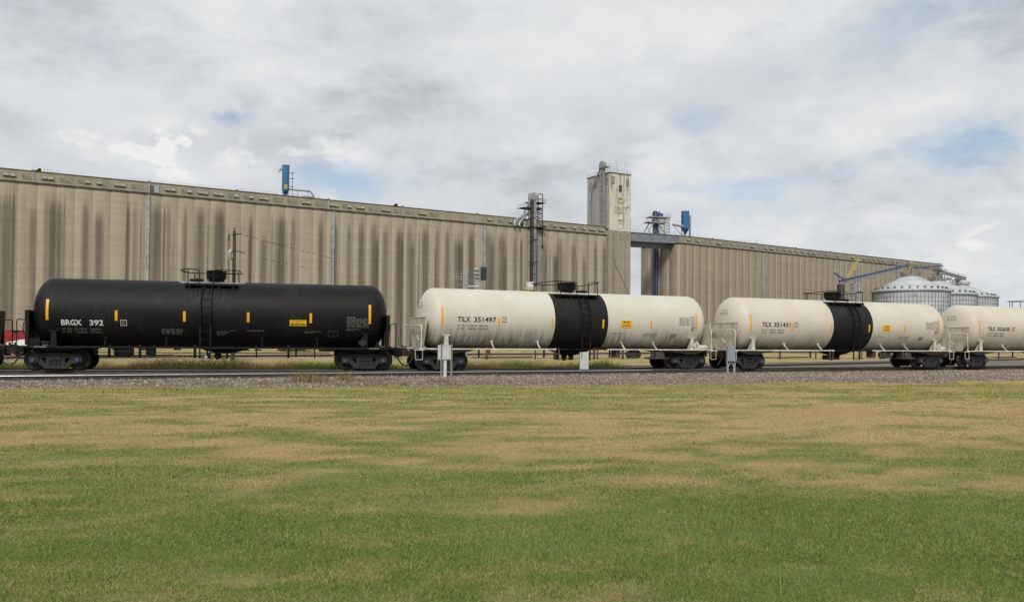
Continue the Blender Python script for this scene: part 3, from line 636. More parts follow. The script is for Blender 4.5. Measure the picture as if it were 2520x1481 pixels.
def add_truck(root, x):
    b = MB(); b.bx(-.2, .2, -1.12, 1.12, .46, .68); b.cyl((0, 0, .66), (0, 0, .92), .34, 20)
    for wx in (-.89, .89): b.cyl((wx, -.72, .46), (wx, .72, .46), .085, 12)
    b.bx(-.7, -.62, -.9, .9, .34, .46); b.bx(.62, .7, -.9, .9, .34, .46)
    t = link('truck', cached('truck', lambda: b.mesh('truck', M['truck'])), root); t.location = (x, 0, 0)
    for wx in (-.89, .89):
        for s in (-1, 1):
            w = link('wheel', cached('wheel', wheel_mesh), t); w.location = (wx, s * .76, .46); w.rotation_euler = (0, random.random() * 6, PI if s > 0 else 0)
            c = link('bearing_cap', cached('cap', cap_mesh), t); c.location = (wx, s * 1.10, .42); c.rotation_euler = (0, random.random() * 6 if s < 0 else 0, PI if s > 0 else 0)
    for s in (-1, 1):
        f = link('side_frame', cached('frame', frame_mesh), t); f.location = (0, s * 1.0, 0); f.rotation_euler = (0, 0, PI if s > 0 else 0)

def tank_car(i, kind, label, number, lines, shellmat, group):
    X, Y, a, zr = CARS[i]; root = empty('tank_car', (X, Y, zr), a, label, 'tank car', group)
    blk = kind == 'black'; Ls = 7.05 if blk else 7.59; tx = 6.73 if blk else 7.2; pe = Ls + (.82 if blk else .45); ex = 8.3 if blk else 8.6
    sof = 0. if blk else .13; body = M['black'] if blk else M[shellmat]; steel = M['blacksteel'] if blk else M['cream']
    hd = .8 if blk else .70; prof = []
    for k in range(13): t = PI / 2 * k / 12; prof.append((max(.002, TR * math.sin(t)), -Ls - hd * math.cos(t)))
    prof += [(TR, x) for x in np.linspace(-Ls + .4, Ls - .4, 24)]
    for k in range(12, -1, -1): t = PI / 2 * k / 12; prof.append((max(.002, TR * math.sin(t)), Ls + hd * math.cos(t)))
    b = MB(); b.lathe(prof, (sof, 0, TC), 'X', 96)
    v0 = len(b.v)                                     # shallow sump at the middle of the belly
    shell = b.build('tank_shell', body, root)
    b = MB(); sump = []
    for k in range(9):
        u = -1.25 + 2.5 * k / 8; dep = .30 * math.cos(u / 1.25 * PI / 2) + .01
        sump.append([(u + .25, -1.0 + 2.0 * j / 8, TC - math.sqrt(TR ** 2 - (-1.0 + .25 * j) ** 2) - dep * math.cos((-1 + .25 * j) * PI / 2) + .004) for j in range(9)])
    b.add([p for r_ in sump for p in r_], [(k * 9 + j, k * 9 + j + 1, (k + 1) * 9 + j + 1, (k + 1) * 9 + j) for k in range(8) for j in range(8)], True)
    b.cyl((-.05, 0, .78), (-.05, 0, .55), .16, 12); b.cyl((-.05, 0, .56), (-.05, 0, .46), .09, 10); b.bx(-.5, -.44, -.25, .25, .5, .78); b.bx(.34, .4, -.25, .25, .5, .78); b.bx(-.5, .4, -.27, -.23, .5, .54)
    b.build('bottom_outlet', M['blacksteel'], root)
    if not blk:                                       # black band round the sides, open along the top
        b = MB(); n = 60; a0, a1 = R(23), R(337)
        v = [(x, -(TR + .006) * math.sin(a0 + (a1 - a0) * k / n), TC + (TR + .006) * math.cos(a0 + (a1 - a0) * k / n)) for k in range(n + 1) for x in (-1.34, .2, 1.79)]
        b.add(v, [(k * 3 + j, k * 3 + j + 1, k * 3 + j + 4, k * 3 + j + 3) for k in range(n) for j in range(2)], True)
        tag(b.build('centre_band', M['band'], root), 'black band round the middle of the tank')
    else:
        b = MB(); patch_top = [(-1.75 + 2.9 * k / 6) for k in range(7)]; v = []
        for x in patch_top:
            w = 1.05 if -1.7 < x < 1.1 else .75
            v += [(x, (TR + .006) * math.sin(w * q), TC + (TR + .006) * math.cos(w * q)) for q in np.linspace(-.5, .5, 9)]
        b.add(v, [(k * 9 + j, k * 9 + j + 1, (k + 1) * 9 + j + 1, (k + 1) * 9 + j) for k in range(6) for j in range(8)], True)
        b.build('walkway_plate', M['grey_plate'], root)
    st = [-6.98, -4.2, -1.36, 1.40, 4.2, 6.93] if blk else [-7.44, -4.47, -1.49, 1.49, 4.47, 7.44]
    for k, x in enumerate(st):
        b = MB(); patch(b, x - .055, x + .055, 2.2, 3.1 if k in (0, 5) else 2.655, .010, 8); b.build('reflector_strip', M['yellow'], root)
    ink = M['chalk'] if blk else M['ink']; soft = M['dim'] if blk else M['grey_ink']
    b = MB()
    if blk:
        tank_text(b, 'BRGX', -6.43, 1.99, .33, .82, bold=.008); tank_text(b, '392', -5.29, 1.99, .33, .56, bold=.008)
    else:
        x0 = -6.66
        tank_text(b, 'TILX', x0, 2.42, .345, .67, bold=.006); tank_text(b, number, x0 + .85, 2.42, .345, 1.19, bold=.006)
    b.build('lettering', ink, root)
    b = MB(); x0 = -6.41 if blk else -6.65; z1, z2 = (1.775, 1.645) if blk else (2.19, 2.04)
    tank_text(b, 'LD  LMT', x0, z1, .13, .40); tank_text(b, lines[0], x0 + .49, z1, .13, .50); tank_text(b, lines[1], x0 + 1.12, z1, .13, .48)
    tank_text(b, 'LT  WT', x0, z2, .13, .38); tank_text(b, lines[2], x0 + .56, z2, .13, .43); tank_text(b, lines[3], x0 + 1.12, z2, .13, .48)
    b.build('lettering', soft if blk else M['ink'], root)
    b = MB(); cx, cz = (-3.9, 2.115) if blk else (-4.19, 2.55)   # plate mark
    for q in ((-.13, -.11, -.125, .125), (.11, .13, -.125, .125), (-.13, .13, -.13, -.11), (-.13, .13, .11, .13)): patch(b, cx + q[0], cx + q[1], cz + q[2], cz + q[3], .014, 1)
    tank_text(b, 'PLATE', cx - .075, cz + .035, .06, .15); tank_text(b, 'C', cx - .045, cz - .085, .13)
    b.build('plate_mark', ink, root)
    b = MB()                                          # stencilled small print
    if blk:
        for k in range(4): dashes(b, -2.33, -1.36 - (.13 if k > 1 else 0), 1.83 - .062 * k, .026)
        for k in range(4): dashes(b, .02, .55 - .05 * k, 1.76 - .05 * k, .022)
        dashes(b, .63, .86, 1.80, .022); dashes(b, 1.34, 2.12, 1.81, .026); dashes(b, 3.93, 4.68, 1.80, .022); dashes(b, 3.93, 4.3, 1.75, .022); dashes(b, 5.85, 6.5, 1.93, .02); dashes(b, 5.85, 6.2, 1.88, .02)
        for q in ((5.0, 5.46, 1.83, 1.84), (5.0, 5.46, 1.58, 1.59), (5.0, 5.012, 1.58, 1.84), (5.45, 5.462, 1.58, 1.84), (5.25, 5.256, 1.62, 1.82)): patch(b, *q, .014, 1)
    else:
        dashes(b, 2.03, 2.85, 1.93, .03)
        for k in range(3): dashes(b, 4.0, 5.0 - .1 * k, 1.94 - .075 * k, .024)
        for k in range(5): dashes(b, 7.08, 7.36 - .03 * k, 2.33 - .055 * k, .028, gap=.02)
    b.build('stencilling', soft if blk else M['grey_ink'], root)
    b = MB(); b2 = MB()                               # yellow notice
    q = (3.25, 4.0, 2.06, 2.34) if blk else (2.57, 3.26, 2.25, 2.65); patch(b, *q, .012, 4)
    sg = b.build('warning_sign', M['sign_yellow'], root)
    if blk:
        tank_text(b2, 'FOR CHEMICAL EMERGENCY', q[0] + .1, 2.285, .05, .55, .018); tank_text(b2, 'CALL CHEMTREC', q[0] + .1, 2.21, .05, .38, .018); tank_text(b2, '800-424-9300', q[0] + .05, 2.09, .13, .65, .018, .003)
    else:
        dashes(b2, q[0] + .12, q[1] - .1, 2.53, .05, .018); tank_text(b2, '800-424-9300', q[0] + .12, 2.32, .09, .46, .018, .002)
        for k in range(2): dashes(b2, q[0] + .15, q[1] - .12, 2.47 - .045 * k, .014, .018)
    b2.build('lettering', M['ink'], sg)
    b = MB(); q = (5.86, 6.88, 2.02, 2.43) if blk else (6.28, 7.36, 2.42, 2.86)     # test table: ruled lines and rows of print
    for k in range(9):
        z = q[2] + (q[3] - q[2]) * k / 8; patch(b, q[0], q[1], z, z + .006, .013, 1)
        if k < 8: dashes(b, q[0] + .03, q[0] + .38, z + .018, .014, gap=.09); dashes(b, q[0] + .46, q[1] - .03, z + .018, .014, gap=.22)
    for x in (0, .42, .62, .82, 1.0): patch(b, q[0] + (q[1] - q[0]) * x, q[0] + (q[1] - q[0]) * x + .006, q[2], q[3], .013, 2)
    dashes(b, q[0] if blk else q[1] - .4, q[0] + .4 if blk else q[1], q[3] + .04, .035)
    b.build('stencil_table', M['dim'] if blk else M['grey_ink'], root)
    if not blk:
        b = MB(); v = [on_tank(5.75 + p, z, .012) for p, z in ((0, 1.76), (.36, 1.76), (.46, 1.95), (.10, 1.95))]; b.add(v, [(0, 1, 2, 3)]); dashes(b, 5.78, 6.1, 1.71, .02); b.build('owner_badge', M['grey_ink'], root)
        b = MB(); v, f = text_verts('TILX ' + number, .15, .62)   # writing on the end of the tank
        def onhead(y, z): q = math.sqrt(max(0, 1 - (y ** 2 + (z - TC) ** 2) / TR ** 2)); return (sof - Ls - hd * q - .01, y, z)
        b.add([onhead(.36 - p[0], 3.30 + p[1]) for p in v], f)
        for k in range(2):
            for m_ in range(3): p0 = .36 - .26 * m_; z = 3.20 - .10 * k; b.add([onhead(p0, z), onhead(p0 - .18, z), onhead(p0 - .18, z + .035), onhead(p0, z + .035)], [(0, 1, 2, 3)])
        b.build('lettering', M['grey_ink'], root)
    # ---- underframe
    b = MB()
    for s in (-1, 1):
        if blk: b.bx(-ex, ex, s * 1.5 - .05, s * 1.5 + .05, .98, 1.07)
        else:
            b.bx(-ex, -1.25, s * 1.48 - .05, s * 1.48 + .05, 1.05, 1.105); b.bx(1.75, ex, s * 1.48 - .05, s * 1.48 + .05, 1.05, 1.105)
            b.m = 1; b.bx(-1.25, 1.75, s * 1.48 - .045, s * 1.48 + .045, 1.055, 1.10); b.m = 0
        for x in (-4.7, -2.15, 2.0 if blk else 2.85, 4.5 if blk else 4.86):
            b.bar((x, s * 1.02, 1.46), (x + .02, s * 1.46, 1.07), .05, .05)
            b.bx(x - .09, x + .09, s * 1.10 - .03, s * 1.10 + .03, 1.44, 1.48)
    b.build('side_sill', [steel, M['blacksteel']], root)
    b = MB()
    for s in (-1, 1):
        b.bx(min(s * (tx - 1.4), s * 8.55), max(s * (tx - 1.4), s * 8.55), -.36, .36, .68, 1.0)
        b.prism([(s * (tx - 1.6), 1.02), (s * (tx - .3), .84), (s * (tx + .3), .84), (s * (tx + 1.0), 1.02)][::s], -1.35, 1.35)
        b.prism([(s * (tx - 1.9), 1.04), (s * (tx - 1.2), .90), (s * (tx + 1.0), .90), (s * (tx + 1.2), 1.04)][::s], -.8, .8)
        b.bx(min(s * pe, s * ex), max(s * pe, s * ex), -1.48, 1.48, 1.0, 1.05)
    b.build('stub_sill', M['blacksteel'] if blk else M['under'], root)
    for sx in (-1, 1):
        for sy in (-1, 1):                            # bolster posts with their pads
            b = MB(); x = sx * tx
            b.prism([(x - .09, 1.72), (x + .09, 1.72), (x + .14, 1.04), (x - .14, 1.04)], sy * 1.42 - .03, sy * 1.42 + .03)
            b.prism([(sy * 1.43, 1.05), (sy * .95, 1.05), (sy * 1.20, 1.45), (sy * 1.36, 1.72), (sy * 1.45, 1.72)], x - .03, x + .03, 'YZ')
            b.bx(x - .19, x + .19, sy * 1.40 - .07, sy * 1.40 + .06, 1.72, 1.765)
            b.build('bolster_post', steel, root)
        b = MB(); x = sof + sx * 8.34 if not blk else sx * 7.87
        b.prism([(-1.38, 2.63), (1.38, 2.63), (1.38, 2.2), (.85, 1.05), (-.85, 1.05), (-1.38, 2.2)], x - .03, x + .03, 'YZ')
        if blk: b.bx(min(x, x - sx * .14), max(x, x - sx * .14), -1.40, -1.36, 1.1, 2.63); b.bx(min(x, x - sx * .14), max(x, x - sx * .14), 1.36, 1.40, 1.1, 2.63)
        else: b.bx(x - .05, x + .05, -1.38, 1.38, 2.60, 2.64)
        sh = b.build('head_shield', M['blacksteel'] if blk else M['cream_rust'], root)
        if not blk:
            b = MB(); xo = x + sx * .05; b.prism([(-.27, 1.5), (0, 1.23), (.27, 1.5), (0, 1.77)], xo - .02, xo + .02, 'YZ')
            b.m = 1
            for k in range(5): b.bx(xo + sx * .021, xo + sx * .024, -.10, .10, 1.42 + k * .04, 1.432 + k * .04)
            b.build('placard', [M['placard'], M['grey_ink']], sh)
            b = MB()
            for k, (yy, z, w) in enumerate(((.9, 2.5, .1), (0, 2.5, .16), (-.9, 2.5, .2), (.75, 2.05, .5), (.75, 1.98, .7), (.75, 1.91, .3), (.75, 1.84, .4))):
                b.bx(xo - .021 + (0 if sx < 0 else 0), xo - .018, yy - w / 2, yy + w / 2, z, z + .025)
            b.build('stencilling', M['grey_ink'], sh)
        b = MB(); xr = sx * (ex - .12)                # end hand rail
        b.tube(bend([(xr, -1.46, 1.05), (xr, -1.46, 2.22), (xr, 1.46, 2.22), (xr, 1.46, 1.05)], .15), .024, 8)
        for yy in (-1.46, 1.46): b.bx(xr - .07, xr + .07, yy - .06, yy + .06, 1.04, 1.10)
        b.build('end_rail', steel, root)
        for sy in (-1, 1):
            b = MB(); x0, x1 = sx * (ex - .18), sx * (ex + .18)
            b.tube(bend([(x0, sy * 1.5, 1.04), (x0, sy * 1.5, .55), (x1, sy * 1.5, .55), (x1, sy * 1.5, 1.04)], .05), .016, 6)
            b.bx(min(x0, x1) - .08, max(x0, x1) + .08, sy * 1.5 - .03, sy * 1.5 + .03, 1.00, 1.04); b.build('step', steel, root)
        b = MB(); c0 = 8.27 if blk else 8.52                            # coupler with its knuckle
        b.bx(min(sx * c0, sx * (c0 + .28)), max(sx * c0, sx * (c0 + .28)), -.11, .11, .76, .96)
        kx = c0 + .28; b.prism([(sx * kx, -.24), (sx * (kx + .12), -.3), (sx * (kx + .3), -.22), (sx * (kx + .34), .02), (sx * (kx + .22), .05), (sx * (kx + .2), .2), (sx * (kx + .06), .24), (sx * kx, .15)][::sx], .69, 1.03, 'XY')
        b.bx(min(sx * 8.3, sx * 8.55), max(sx * 8.3, sx * 8.55), -.34, .34, .6, 1.06); b.tube([(sx * (kx + .1), -.1, 1.0), (sx * (kx + .08), -.1, 1.2)], .05, 8)
        b.build('coupler', M['rust'], root)
        b = MB(); he = 8.70 if blk else 8.97; b.tube(bend([(sx * (he - .42), -.40, .74), (sx * (he - .36), -.44, .60), (sx * (he - .14), -.46, .28), (sx * he, -.46, .22)], .14, 5), .032, 8); b.bx(min(sx * (he - .5), sx * (he - .36)), max(sx * (he - .5), sx * (he - .36)), -.46, -.34, .68, .80); b.build('air_hose', M['rubber'], root)
    # ---- brake gear under the tank
    b = MB()
    hang = [-4.57, -3.75, -3.29, -2.71, -.95, 1.75, 3.2, 4.4] if blk else [-4.9, -2.2, -1.1, -.85, 1.25, 1.45, 3.0, 3.3, 4.9]
    for k, x in enumerate(hang): b.bx(x - (.06 if k % 2 == 0 else .03), x + (.06 if k % 2 == 0 else .03), -1.02, -.98, .55, 1.15)
    for k, x in enumerate(hang[::2]): b.bx(x + .27, x + .35, .92, .98, .6, 1.2)
    b.cyl((-5.1, -1.0, .78 if blk else .60), (5.1, -1.0, .78 if blk else .60), .022 if blk else .012, 6)
    if blk: b.cyl((-5.3, -1.0, .66), (5.2, -1.0, .66), .018, 6)
    b.cyl((-5.4, -.2, .62), (-2.0, -.2, .66), .03, 6)
    b.build('brake_piping', M['blacksteel'] if blk else M['under'], root)
    b = MB(); s = -1 if blk else 1
    b.cyl((s * 3.7, -.3, .80), (s * 4.5, -.3, .80), .17, 14); b.lathe([(0, 0), (.3, .02), (.3, .10), (0, .16)], (s * 4.1, -.3, .56), 'Z', 16); b.bx(s * 3.0 - .14, s * 3.0 + .14, -.5, 0, .62, 1.1); b.bx(s * 4.1 - .2, s * 4.1 + .2, -.45, -.15, .7, 1.15)
    b.build('brake_cylinder', M['blacksteel'] if blk else M['under'], root)
    if not blk:
        b = MB(); b.lathe([(.0, 0), (.12, .02), (.15, .08), (.15, .72), (.12, .78), (0, .8)], (7.66, -1.08, 1.20), 'X', 16); b.bx(7.8, 8.3, -1.2, -.95, 1.04, 1.12); b.build('air_reservoir', M['cream'], root)
        b = MB(); b.bx(4.6, 5.6, -1.2, -.9, .58, .66); b.bx(5.2, 5.75, -.9, -.4, .55, .95); b.cyl((4.4, -1.0, .62), (6.0, -1.0, .58), .05, 8); b.build('control_valve', M['under'], root)
    b = MB(); px_, pz = (6.62, 1.30) if blk else (7.44, 1.31); b.prism([(px_ - .26, pz), (px_, pz - .26), (px_ + .26, pz), (px_, pz + .26)], -1.53, -1.50); b.m = 1
    b.prism([(px_ - .19, pz), (px_, pz - .19), (px_ + .19, pz), (px_, pz + .19)], -1.536, -1.531); b.m = 2
    for k in range(4): b.bx(px_ - .05, px_ + .05, -1.54, -1.5365, pz - .1 + k * .055, pz - .08 + k * .055)
    b.build('placard', [M['blacksteel'] if blk else M['cream'], M['truck'] if blk else M['placard'], M['ink']], root)
    if blk:
        b = MB(); tank = []; v, f = text_verts('2 INCH HF COMP SHOES', .06, .5); b.add([(-7.48 + p[0], -1.554, 1.005 + p[1]) for p in v], f); b.add([(6.9 + p[0], -1.554, 1.005 + p[1]) for p in v], f); b.build('lettering', M['chalk'], root)
        b = MB(); wx = -8.07; b.tube([(wx, -.75 + .27 * math.cos(q), 1.85 + .27 * math.sin(q)) for q in np.linspace(0, 2 * PI, 25)[:-1]], .02, 6, True)
        for k in range(4): q = k * PI / 2 + .4; b.cyl((wx, -.75, 1.85), (wx, -.75 + .27 * math.cos(q), 1.85 + .27 * math.sin(q)), .012, 6)
        b.cyl((wx, -.75, 1.85), (wx + .2, -.75, 1.85), .04, 8); b.build('brake_wheel', M['blacksteel'], root)
        b = MB(); b.bx(-7.8, -7.3, -1.35, -1.0, 1.06, 1.4); b.cyl((-7.3, -1.2, 1.2), (-6.95, -1.2, 1.2), .08, 8); b.build('valve_box', M['blacksteel'], root)
        b = MB(); b.prism([(7.15, 1.05), (7.55, 1.05), (7.33, 1.36)], -1.25, -1.2); b.build('gusset', M['blacksteel'], root)
    # ---- top fittings
    y0 = -1.02; pz = 3.90; p0, p1 = (-1.44, .9) if blk else (-1.11, 1.48)
    b = MB(); b.bx(p0, p1, y0 - .12, y0 + .28, pz, pz + .045); b.bx(p0, p1, y0 - .13, y0 - .115, pz - .02, pz + .07); b.bx(p0, p1, .74, 1.14, pz, pz + .045); b.bx(p0, p1, 1.13, 1.15, pz - .02, pz + .07)
    for x in np.linspace(p0 + .2, p1 - .2, 4):
        for s in (-1, 1): b.bx(x - .06, x + .06, s * 1.02 - .06, s * 1.02 + .06, pz - .2, pz)
    for k in range(8): b.bx(p0 + .06 + k * (p1 - p0 - .1) / 8, p0 + .10 + k * (p1 - p0 - .1) / 8, y0 - .1, y0 + .26, pz + .045, pz + .05)
    b.build('top_platform', M['blacksteel'], root)
    b = MB(); rt = 4.63; q = y0 - .12
    if blk:
        b.tube(bend([(-.80, q, pz), (-.80, q, 4.60), (-1.30, q, 4.62), (-1.46, q, 4.62), (-1.60, q, 4.55), (-1.60, .0, 4.55)], .14), .022, 8)
        b.tube(bend([(-.80, q, 4.44), (-1.30, q, 4.44), (-1.42, q, 4.50), (-1.6, q, 4.55)], .05), .02, 8)
        b.tube(bend([(-.18, q, pz), (-.18, q, 4.60), (.95, q, 4.60), (.90, q, 4.44), (.2, q, 4.44)], .12), .022, 8)
        for x in (-1.28, .72): b.cyl((x, q, pz - .1), (x, q, 4.60), .024, 8)
        b.tube(bend([(-1.6, 0, 4.55), (-1.5, 1.1, 4.60), (.9, 1.1, 4.60), (.95, 0, 4.60), (.95, q, 4.60)], .2), .022, 8)
        for x in (-1.28, -.2, .75): b.cyl((x, 1.1, pz), (x, 1.1, 4.6), .022, 8)
    else:
        b.tube(bend([(.11, q, pz), (.11, q, 4.62), (-1.1, q, 4.64), (-1.75, -.35, 4.55), (-1.75, .6, 4.55), (-1.1, 1.1, 4.58), (1.45, 1.1, 4.58)], .14), .022, 8)
        b.tube(bend([(.82, q, pz), (.82, q, 4.62), (1.46, q, 4.64), (1.62, -.3, 4.6), (1.45, 1.1, 4.58)], .14), .022, 8)
        for x in (-.85, 1.36): b.cyl((x, q, pz - .1), (x, q, 4.62), .022, 8)
        for x in (-.85, .3, 1.36): b.cyl((x, 1.1, pz), (x, 1.1, 4.58), .022, 8)
        b.cyl((-1.72, .3, TC + TR - .05), (-1.72, .3, 4.55), .022, 8)
    b.build('hand_rail', M['blacksteel'], root)
    dx = -.165 if blk else .08; hx = -1.05 if blk else 1.0; dr = .45 if blk else .50
    b = MB(); b.lathe([(.36, 0), (.36, .16), (dr - .03, .18), (dr, .24), (dr, .54), (dr + .02, .55), (dr, .58), (dr * .6, .60), (0, .60)], (dx, 0, 4.06), 'Z', 32)
    b.m = 1; b.cyl((dx + .35, -.37, 4.62), (dx + .38, -.40, 4.63), .02, 8); b.build('fitting_housing', [M['blacksteel'], M['chalk']], root)
    b = MB(); b.lathe([(.27, 0), (.27, .09), (.32, .10), (.32, .15), (.2, .18), (0, .2)], (hx, 0, 4.06), 'Z', 24)
    for k in range(8): q = k * PI / 4; b.cyl((hx + .30 * math.cos(q), .30 * math.sin(q), 4.1), (hx + .30 * math.cos(q), .30 * math.sin(q), 4.24), .022, 6)
    b.bx(hx - .04, hx + .04, -.12, .12, 4.2, 4.27); b.build('hatch_cover', M['blacksteel'], root)
    b = MB(); lx = -.45 if blk else .46; hw = .225 if blk else .24   # ladder down the flank
    for s in (-1, 1):
        path = [(lx + s * hw, -(TR + .10) * math.cos(p), TC + (TR + .10) * math.sin(p)) for p in np.linspace(R(57), R(-18), 14)] + [(lx + s * hw, -1.56, 1.3), (lx + s * hw, -1.54, .52)]
        for p, q in zip(path[:-1], path[1:]): b.bar(p, q, .05, .06)
    for k, p in enumerate(np.linspace(R(50), R(-14), 6)): b.cyl((lx - hw, -(TR + .10) * math.cos(p), TC + (TR + .10) * math.sin(p)), (lx + hw, -(TR + .10) * math.cos(p), TC + (TR + .10) * math.sin(p)), .017, 6)
    for z in (1.75, 1.4, 1.05, .72, .54): b.cyl((lx - hw, -1.55, z), (lx + hw, -1.55, z), .017, 6)
    b.build('ladder', M['blacksteel'], root)
    b = MB()                                          # worn grey scuffs behind the rungs
    for sx in (-1, 1): add_truck(root, sx * tx)
    return root

# ------------------------------------------------------------------ grain elevator
SILO = 38.0
class Wall:                                            # a straight facade found from two pixels on its silo rim
    def __init__(s, p0, p1, back=0.):
        s.a = at_z(*p0, SILO); s.b = at_z(*p1, SILO); d = s.b - s.a; s.L = math.hypot(d.x, d.y); s.ang = math.atan2(d.y, d.x)
        s.u = Vector((math.cos(s.ang), math.sin(s.ang), 0)); s.n = Vector((-math.sin(s.ang), math.cos(s.ang), 0)); s.o = Vector((s.a.x, s.a.y, 0))
    def uz(s, x, y, off=0.):                           # pixel -> (distance along, height) on the plane off metres behind the facade
        d = ray(x, y); t = ((s.o + s.n * off - EYE).dot(s.n)) / d.dot(s.n); p = EYE + d * t
        return (p - s.o).dot(s.u), p.z
W1 = Wall((0, 442), (1474, 576)); W2 = Wall((1671, 597.4), (2318, 663.7))
BAY = 3.9
def scallops(u0, n, bay, amp, k=8, base=0.):
    out = []
    for i in range(n):
        for j in range(k):
            s = j / k; out.append((u0 + (i + s) * bay, base - amp * math.sin(PI * min(1, s * 1.0)) ** .75))
    return out + [(u0 + n * bay, base)]
WIN = {}
def window_mesh(kind, w=2.55, h=1.05):
    b = MB(); b.m = 2; b.bx(-w / 2, w / 2, -.03, .0, 0, h); b.m = 0
    b.bx(-w / 2 - .06, w / 2 + .06, -.07, -.001, -.07, 0); b.bx(-w / 2 - .06, w / 2 + .06, -.07, -.001, h, h + .06); b.bx(-w / 2 - .06, -w / 2, -.06, -.001, 0, h); b.bx(w / 2, w / 2 + .06, -.06, -.001, 0, h); b.bx(-.05, .05, -.065, -.001, 0, h)
    for s, op in ((-1, kind in (1, 3)), (1, kind in (2, 3))):
        x0, x1 = (-w / 2 + .03, -.06) if s < 0 else (.06, w / 2 - .03); b.m = 1 if not op else 0
        if op: b.add([(x0, -.06, h * .92), (x1, -.06, h * .92), (x1, -.42, h * .26), (x0, -.42, h * .26), (x0, -.09, h * .94), (x1, -.09, h * .94), (x1, -.45, h * .29), (x0, -.45, h * .29)], [(0, 1, 2, 3), (7, 6, 5, 4), (0, 4, 5, 1), (1, 5, 6, 2), (2, 6, 7, 3), (3, 7, 4, 0)])
        else: b.bx(x0, x1, -.045, -.031, .04, h - .04)
    return b.mesh('window', [M['sash'], M['pane'], M['pane_dark']])
def half_window():
    return MB().bx(0, 0, 0, 0, 0, 0)
def railing(b, pts, h=1.05, r=.03, gap=2.4):
    for p, q in zip(pts[:-1], pts[1:]):
        p, q = Vector(p), Vector(q); L = (q - p).length; n = max(1, int(L / gap))
        for k in range(n + 1): c = p.lerp(q, k / n); b.bar(c, c + Vector((0, 0, h)), r, r)
        for z in (h, h * .55): b.bar(p + Vector((0, 0, z)), q + Vector((0, 0, z)), r, r)
def elevator(wall, label, u0, u1, mtl, depth, end_bays, strips, seams, skipwin, rails, seed, gal0=0.):
    root = empty('grain_elevator', wall.o, wall.ang, label, 'grain elevator'); rr = random.Random(seed)
    n = round((u1 - u0) / BAY); bay = (u1 - u0) / n
    front = scallops(u0, n, bay, .36 if not end_bays else .55)
    poly = list(front)
    if end_bays:
        e = depth / end_bays; left = []
        for x, y in scallops(0, end_bays, e, .62): left.append((u0 + y, depth - x))
        poly = left[:-1] + front
    poly = poly + [(u1, depth)] + ([(u0, depth)] if not end_bays else [])
    b = MB(); b.prism(poly, -1.0, SILO, 'XY'); b.build('silo_wall', mtl, root)
    b = MB()                                          # dark projecting rim that follows the scallops
    line = poly[:-1] if not end_bays else poly[:-1]
    cx, cy = (u0 + u1) / 2, depth / 2
    outer = [(x + (0 if abs(x - u0) > .9 or not end_bays else -.2), y - .24) for x, y in line]; inner = [(x, max(y, -.0) + .5) for x, y in line]
    for k in range(len(line) - 1):
        a, c = outer[k], outer[k + 1]
        if abs(a[0] - c[0]) < 1e-6 and abs(a[1] - c[1]) < 1e-6: continue
        v = [(a[0], a[1], SILO - .36), (c[0], c[1], SILO - .36), (c[0], c[1], SILO + .02), (a[0], a[1], SILO + .02), (line[k][0], line[k][1] + .05, SILO - .36), (line[k + 1][0], line[k + 1][1] + .05, SILO - .36), (line[k + 1][0], line[k + 1][1] + .45, SILO + .02), (line[k][0], line[k][1] + .45, SILO + .02)]
        b.add(v, [(0, 1, 2, 3), (0, 4, 5, 1), (3, 2, 6, 7)])
    b.build('silo_rim', M['rim'], root)
    gy = .55; gh = SILO + 2.75; b = MB(); b.bx(u0 + gal0, u1, gy, depth - .5, SILO - .3, gh); g = b.build('gallery', M['conc3'], root)
    b = MB(); b.bx(u0 + gal0 - .15, u1 + .15, gy - .22, depth - .3, gh, gh + .10); b.build('gallery_roof', M['roofing'], root)
    ks = [0, 0, 1, 2, 3, 3]
    for i in range(n):
        if i in skipwin: continue
        k = rr.choice(ks); key = ('win', k)
        w = link('window', cached(key, lambda: window_mesh(k)), g); w.location = (u0 + (i + .5) * bay, gy - .004, SILO + .85)
        if u0 + (i + .5) * bay < u0 + gal0 + 1.5: bpy.data.objects.remove(w)
    for x in strips:
        b = MB(); b.bx(x - .28, x + .28, -.66, .3, 0, SILO - .5); b.bx(x - .36, x - .28, -.69, .3, 0, SILO - .5); b.bx(x + .28, x + .36, -.69, .3, 0, SILO - .5); b.build('joint_cover', M['strip'], root)
    for x in seams:
        b = MB(); b.bx(x - .14, x + .14, gy - .12, gy, SILO - .2, gh); b.bx(x - .3, x + .3, gy - .3, gy + .3, gh + .16, gh + .4); b.build('downspout', M['strip'], root)
    for (a, c) in rails:
        b = MB(); railing(b, [(a, 3.5, gh + .16), (c, 3.5, gh + .16)], 1.0, .035, 2.2); b.build('roof_railing', M['galv_dull'], root)
    return root, gh
BAY1 = (W1.L + 34.4) / round((W1.L + 34.4) / BAY); BAY2 = W2.L / round(W2.L / BAY)
M['conc1'] = mat_concrete('silo_concrete', (.365, .32, .25), (.075, .064, .05), 0, 38, .97, (-31.2, BAY1, .22))
M['conc2'] = mat_concrete('silo_concrete_clean', (.305, .262, .20), (.15, .13, .106), 210, 31, .3, (0., BAY2, .7))
def px_u(wall, x, y, off=0.): return wall.uz(x, y, off)[0]

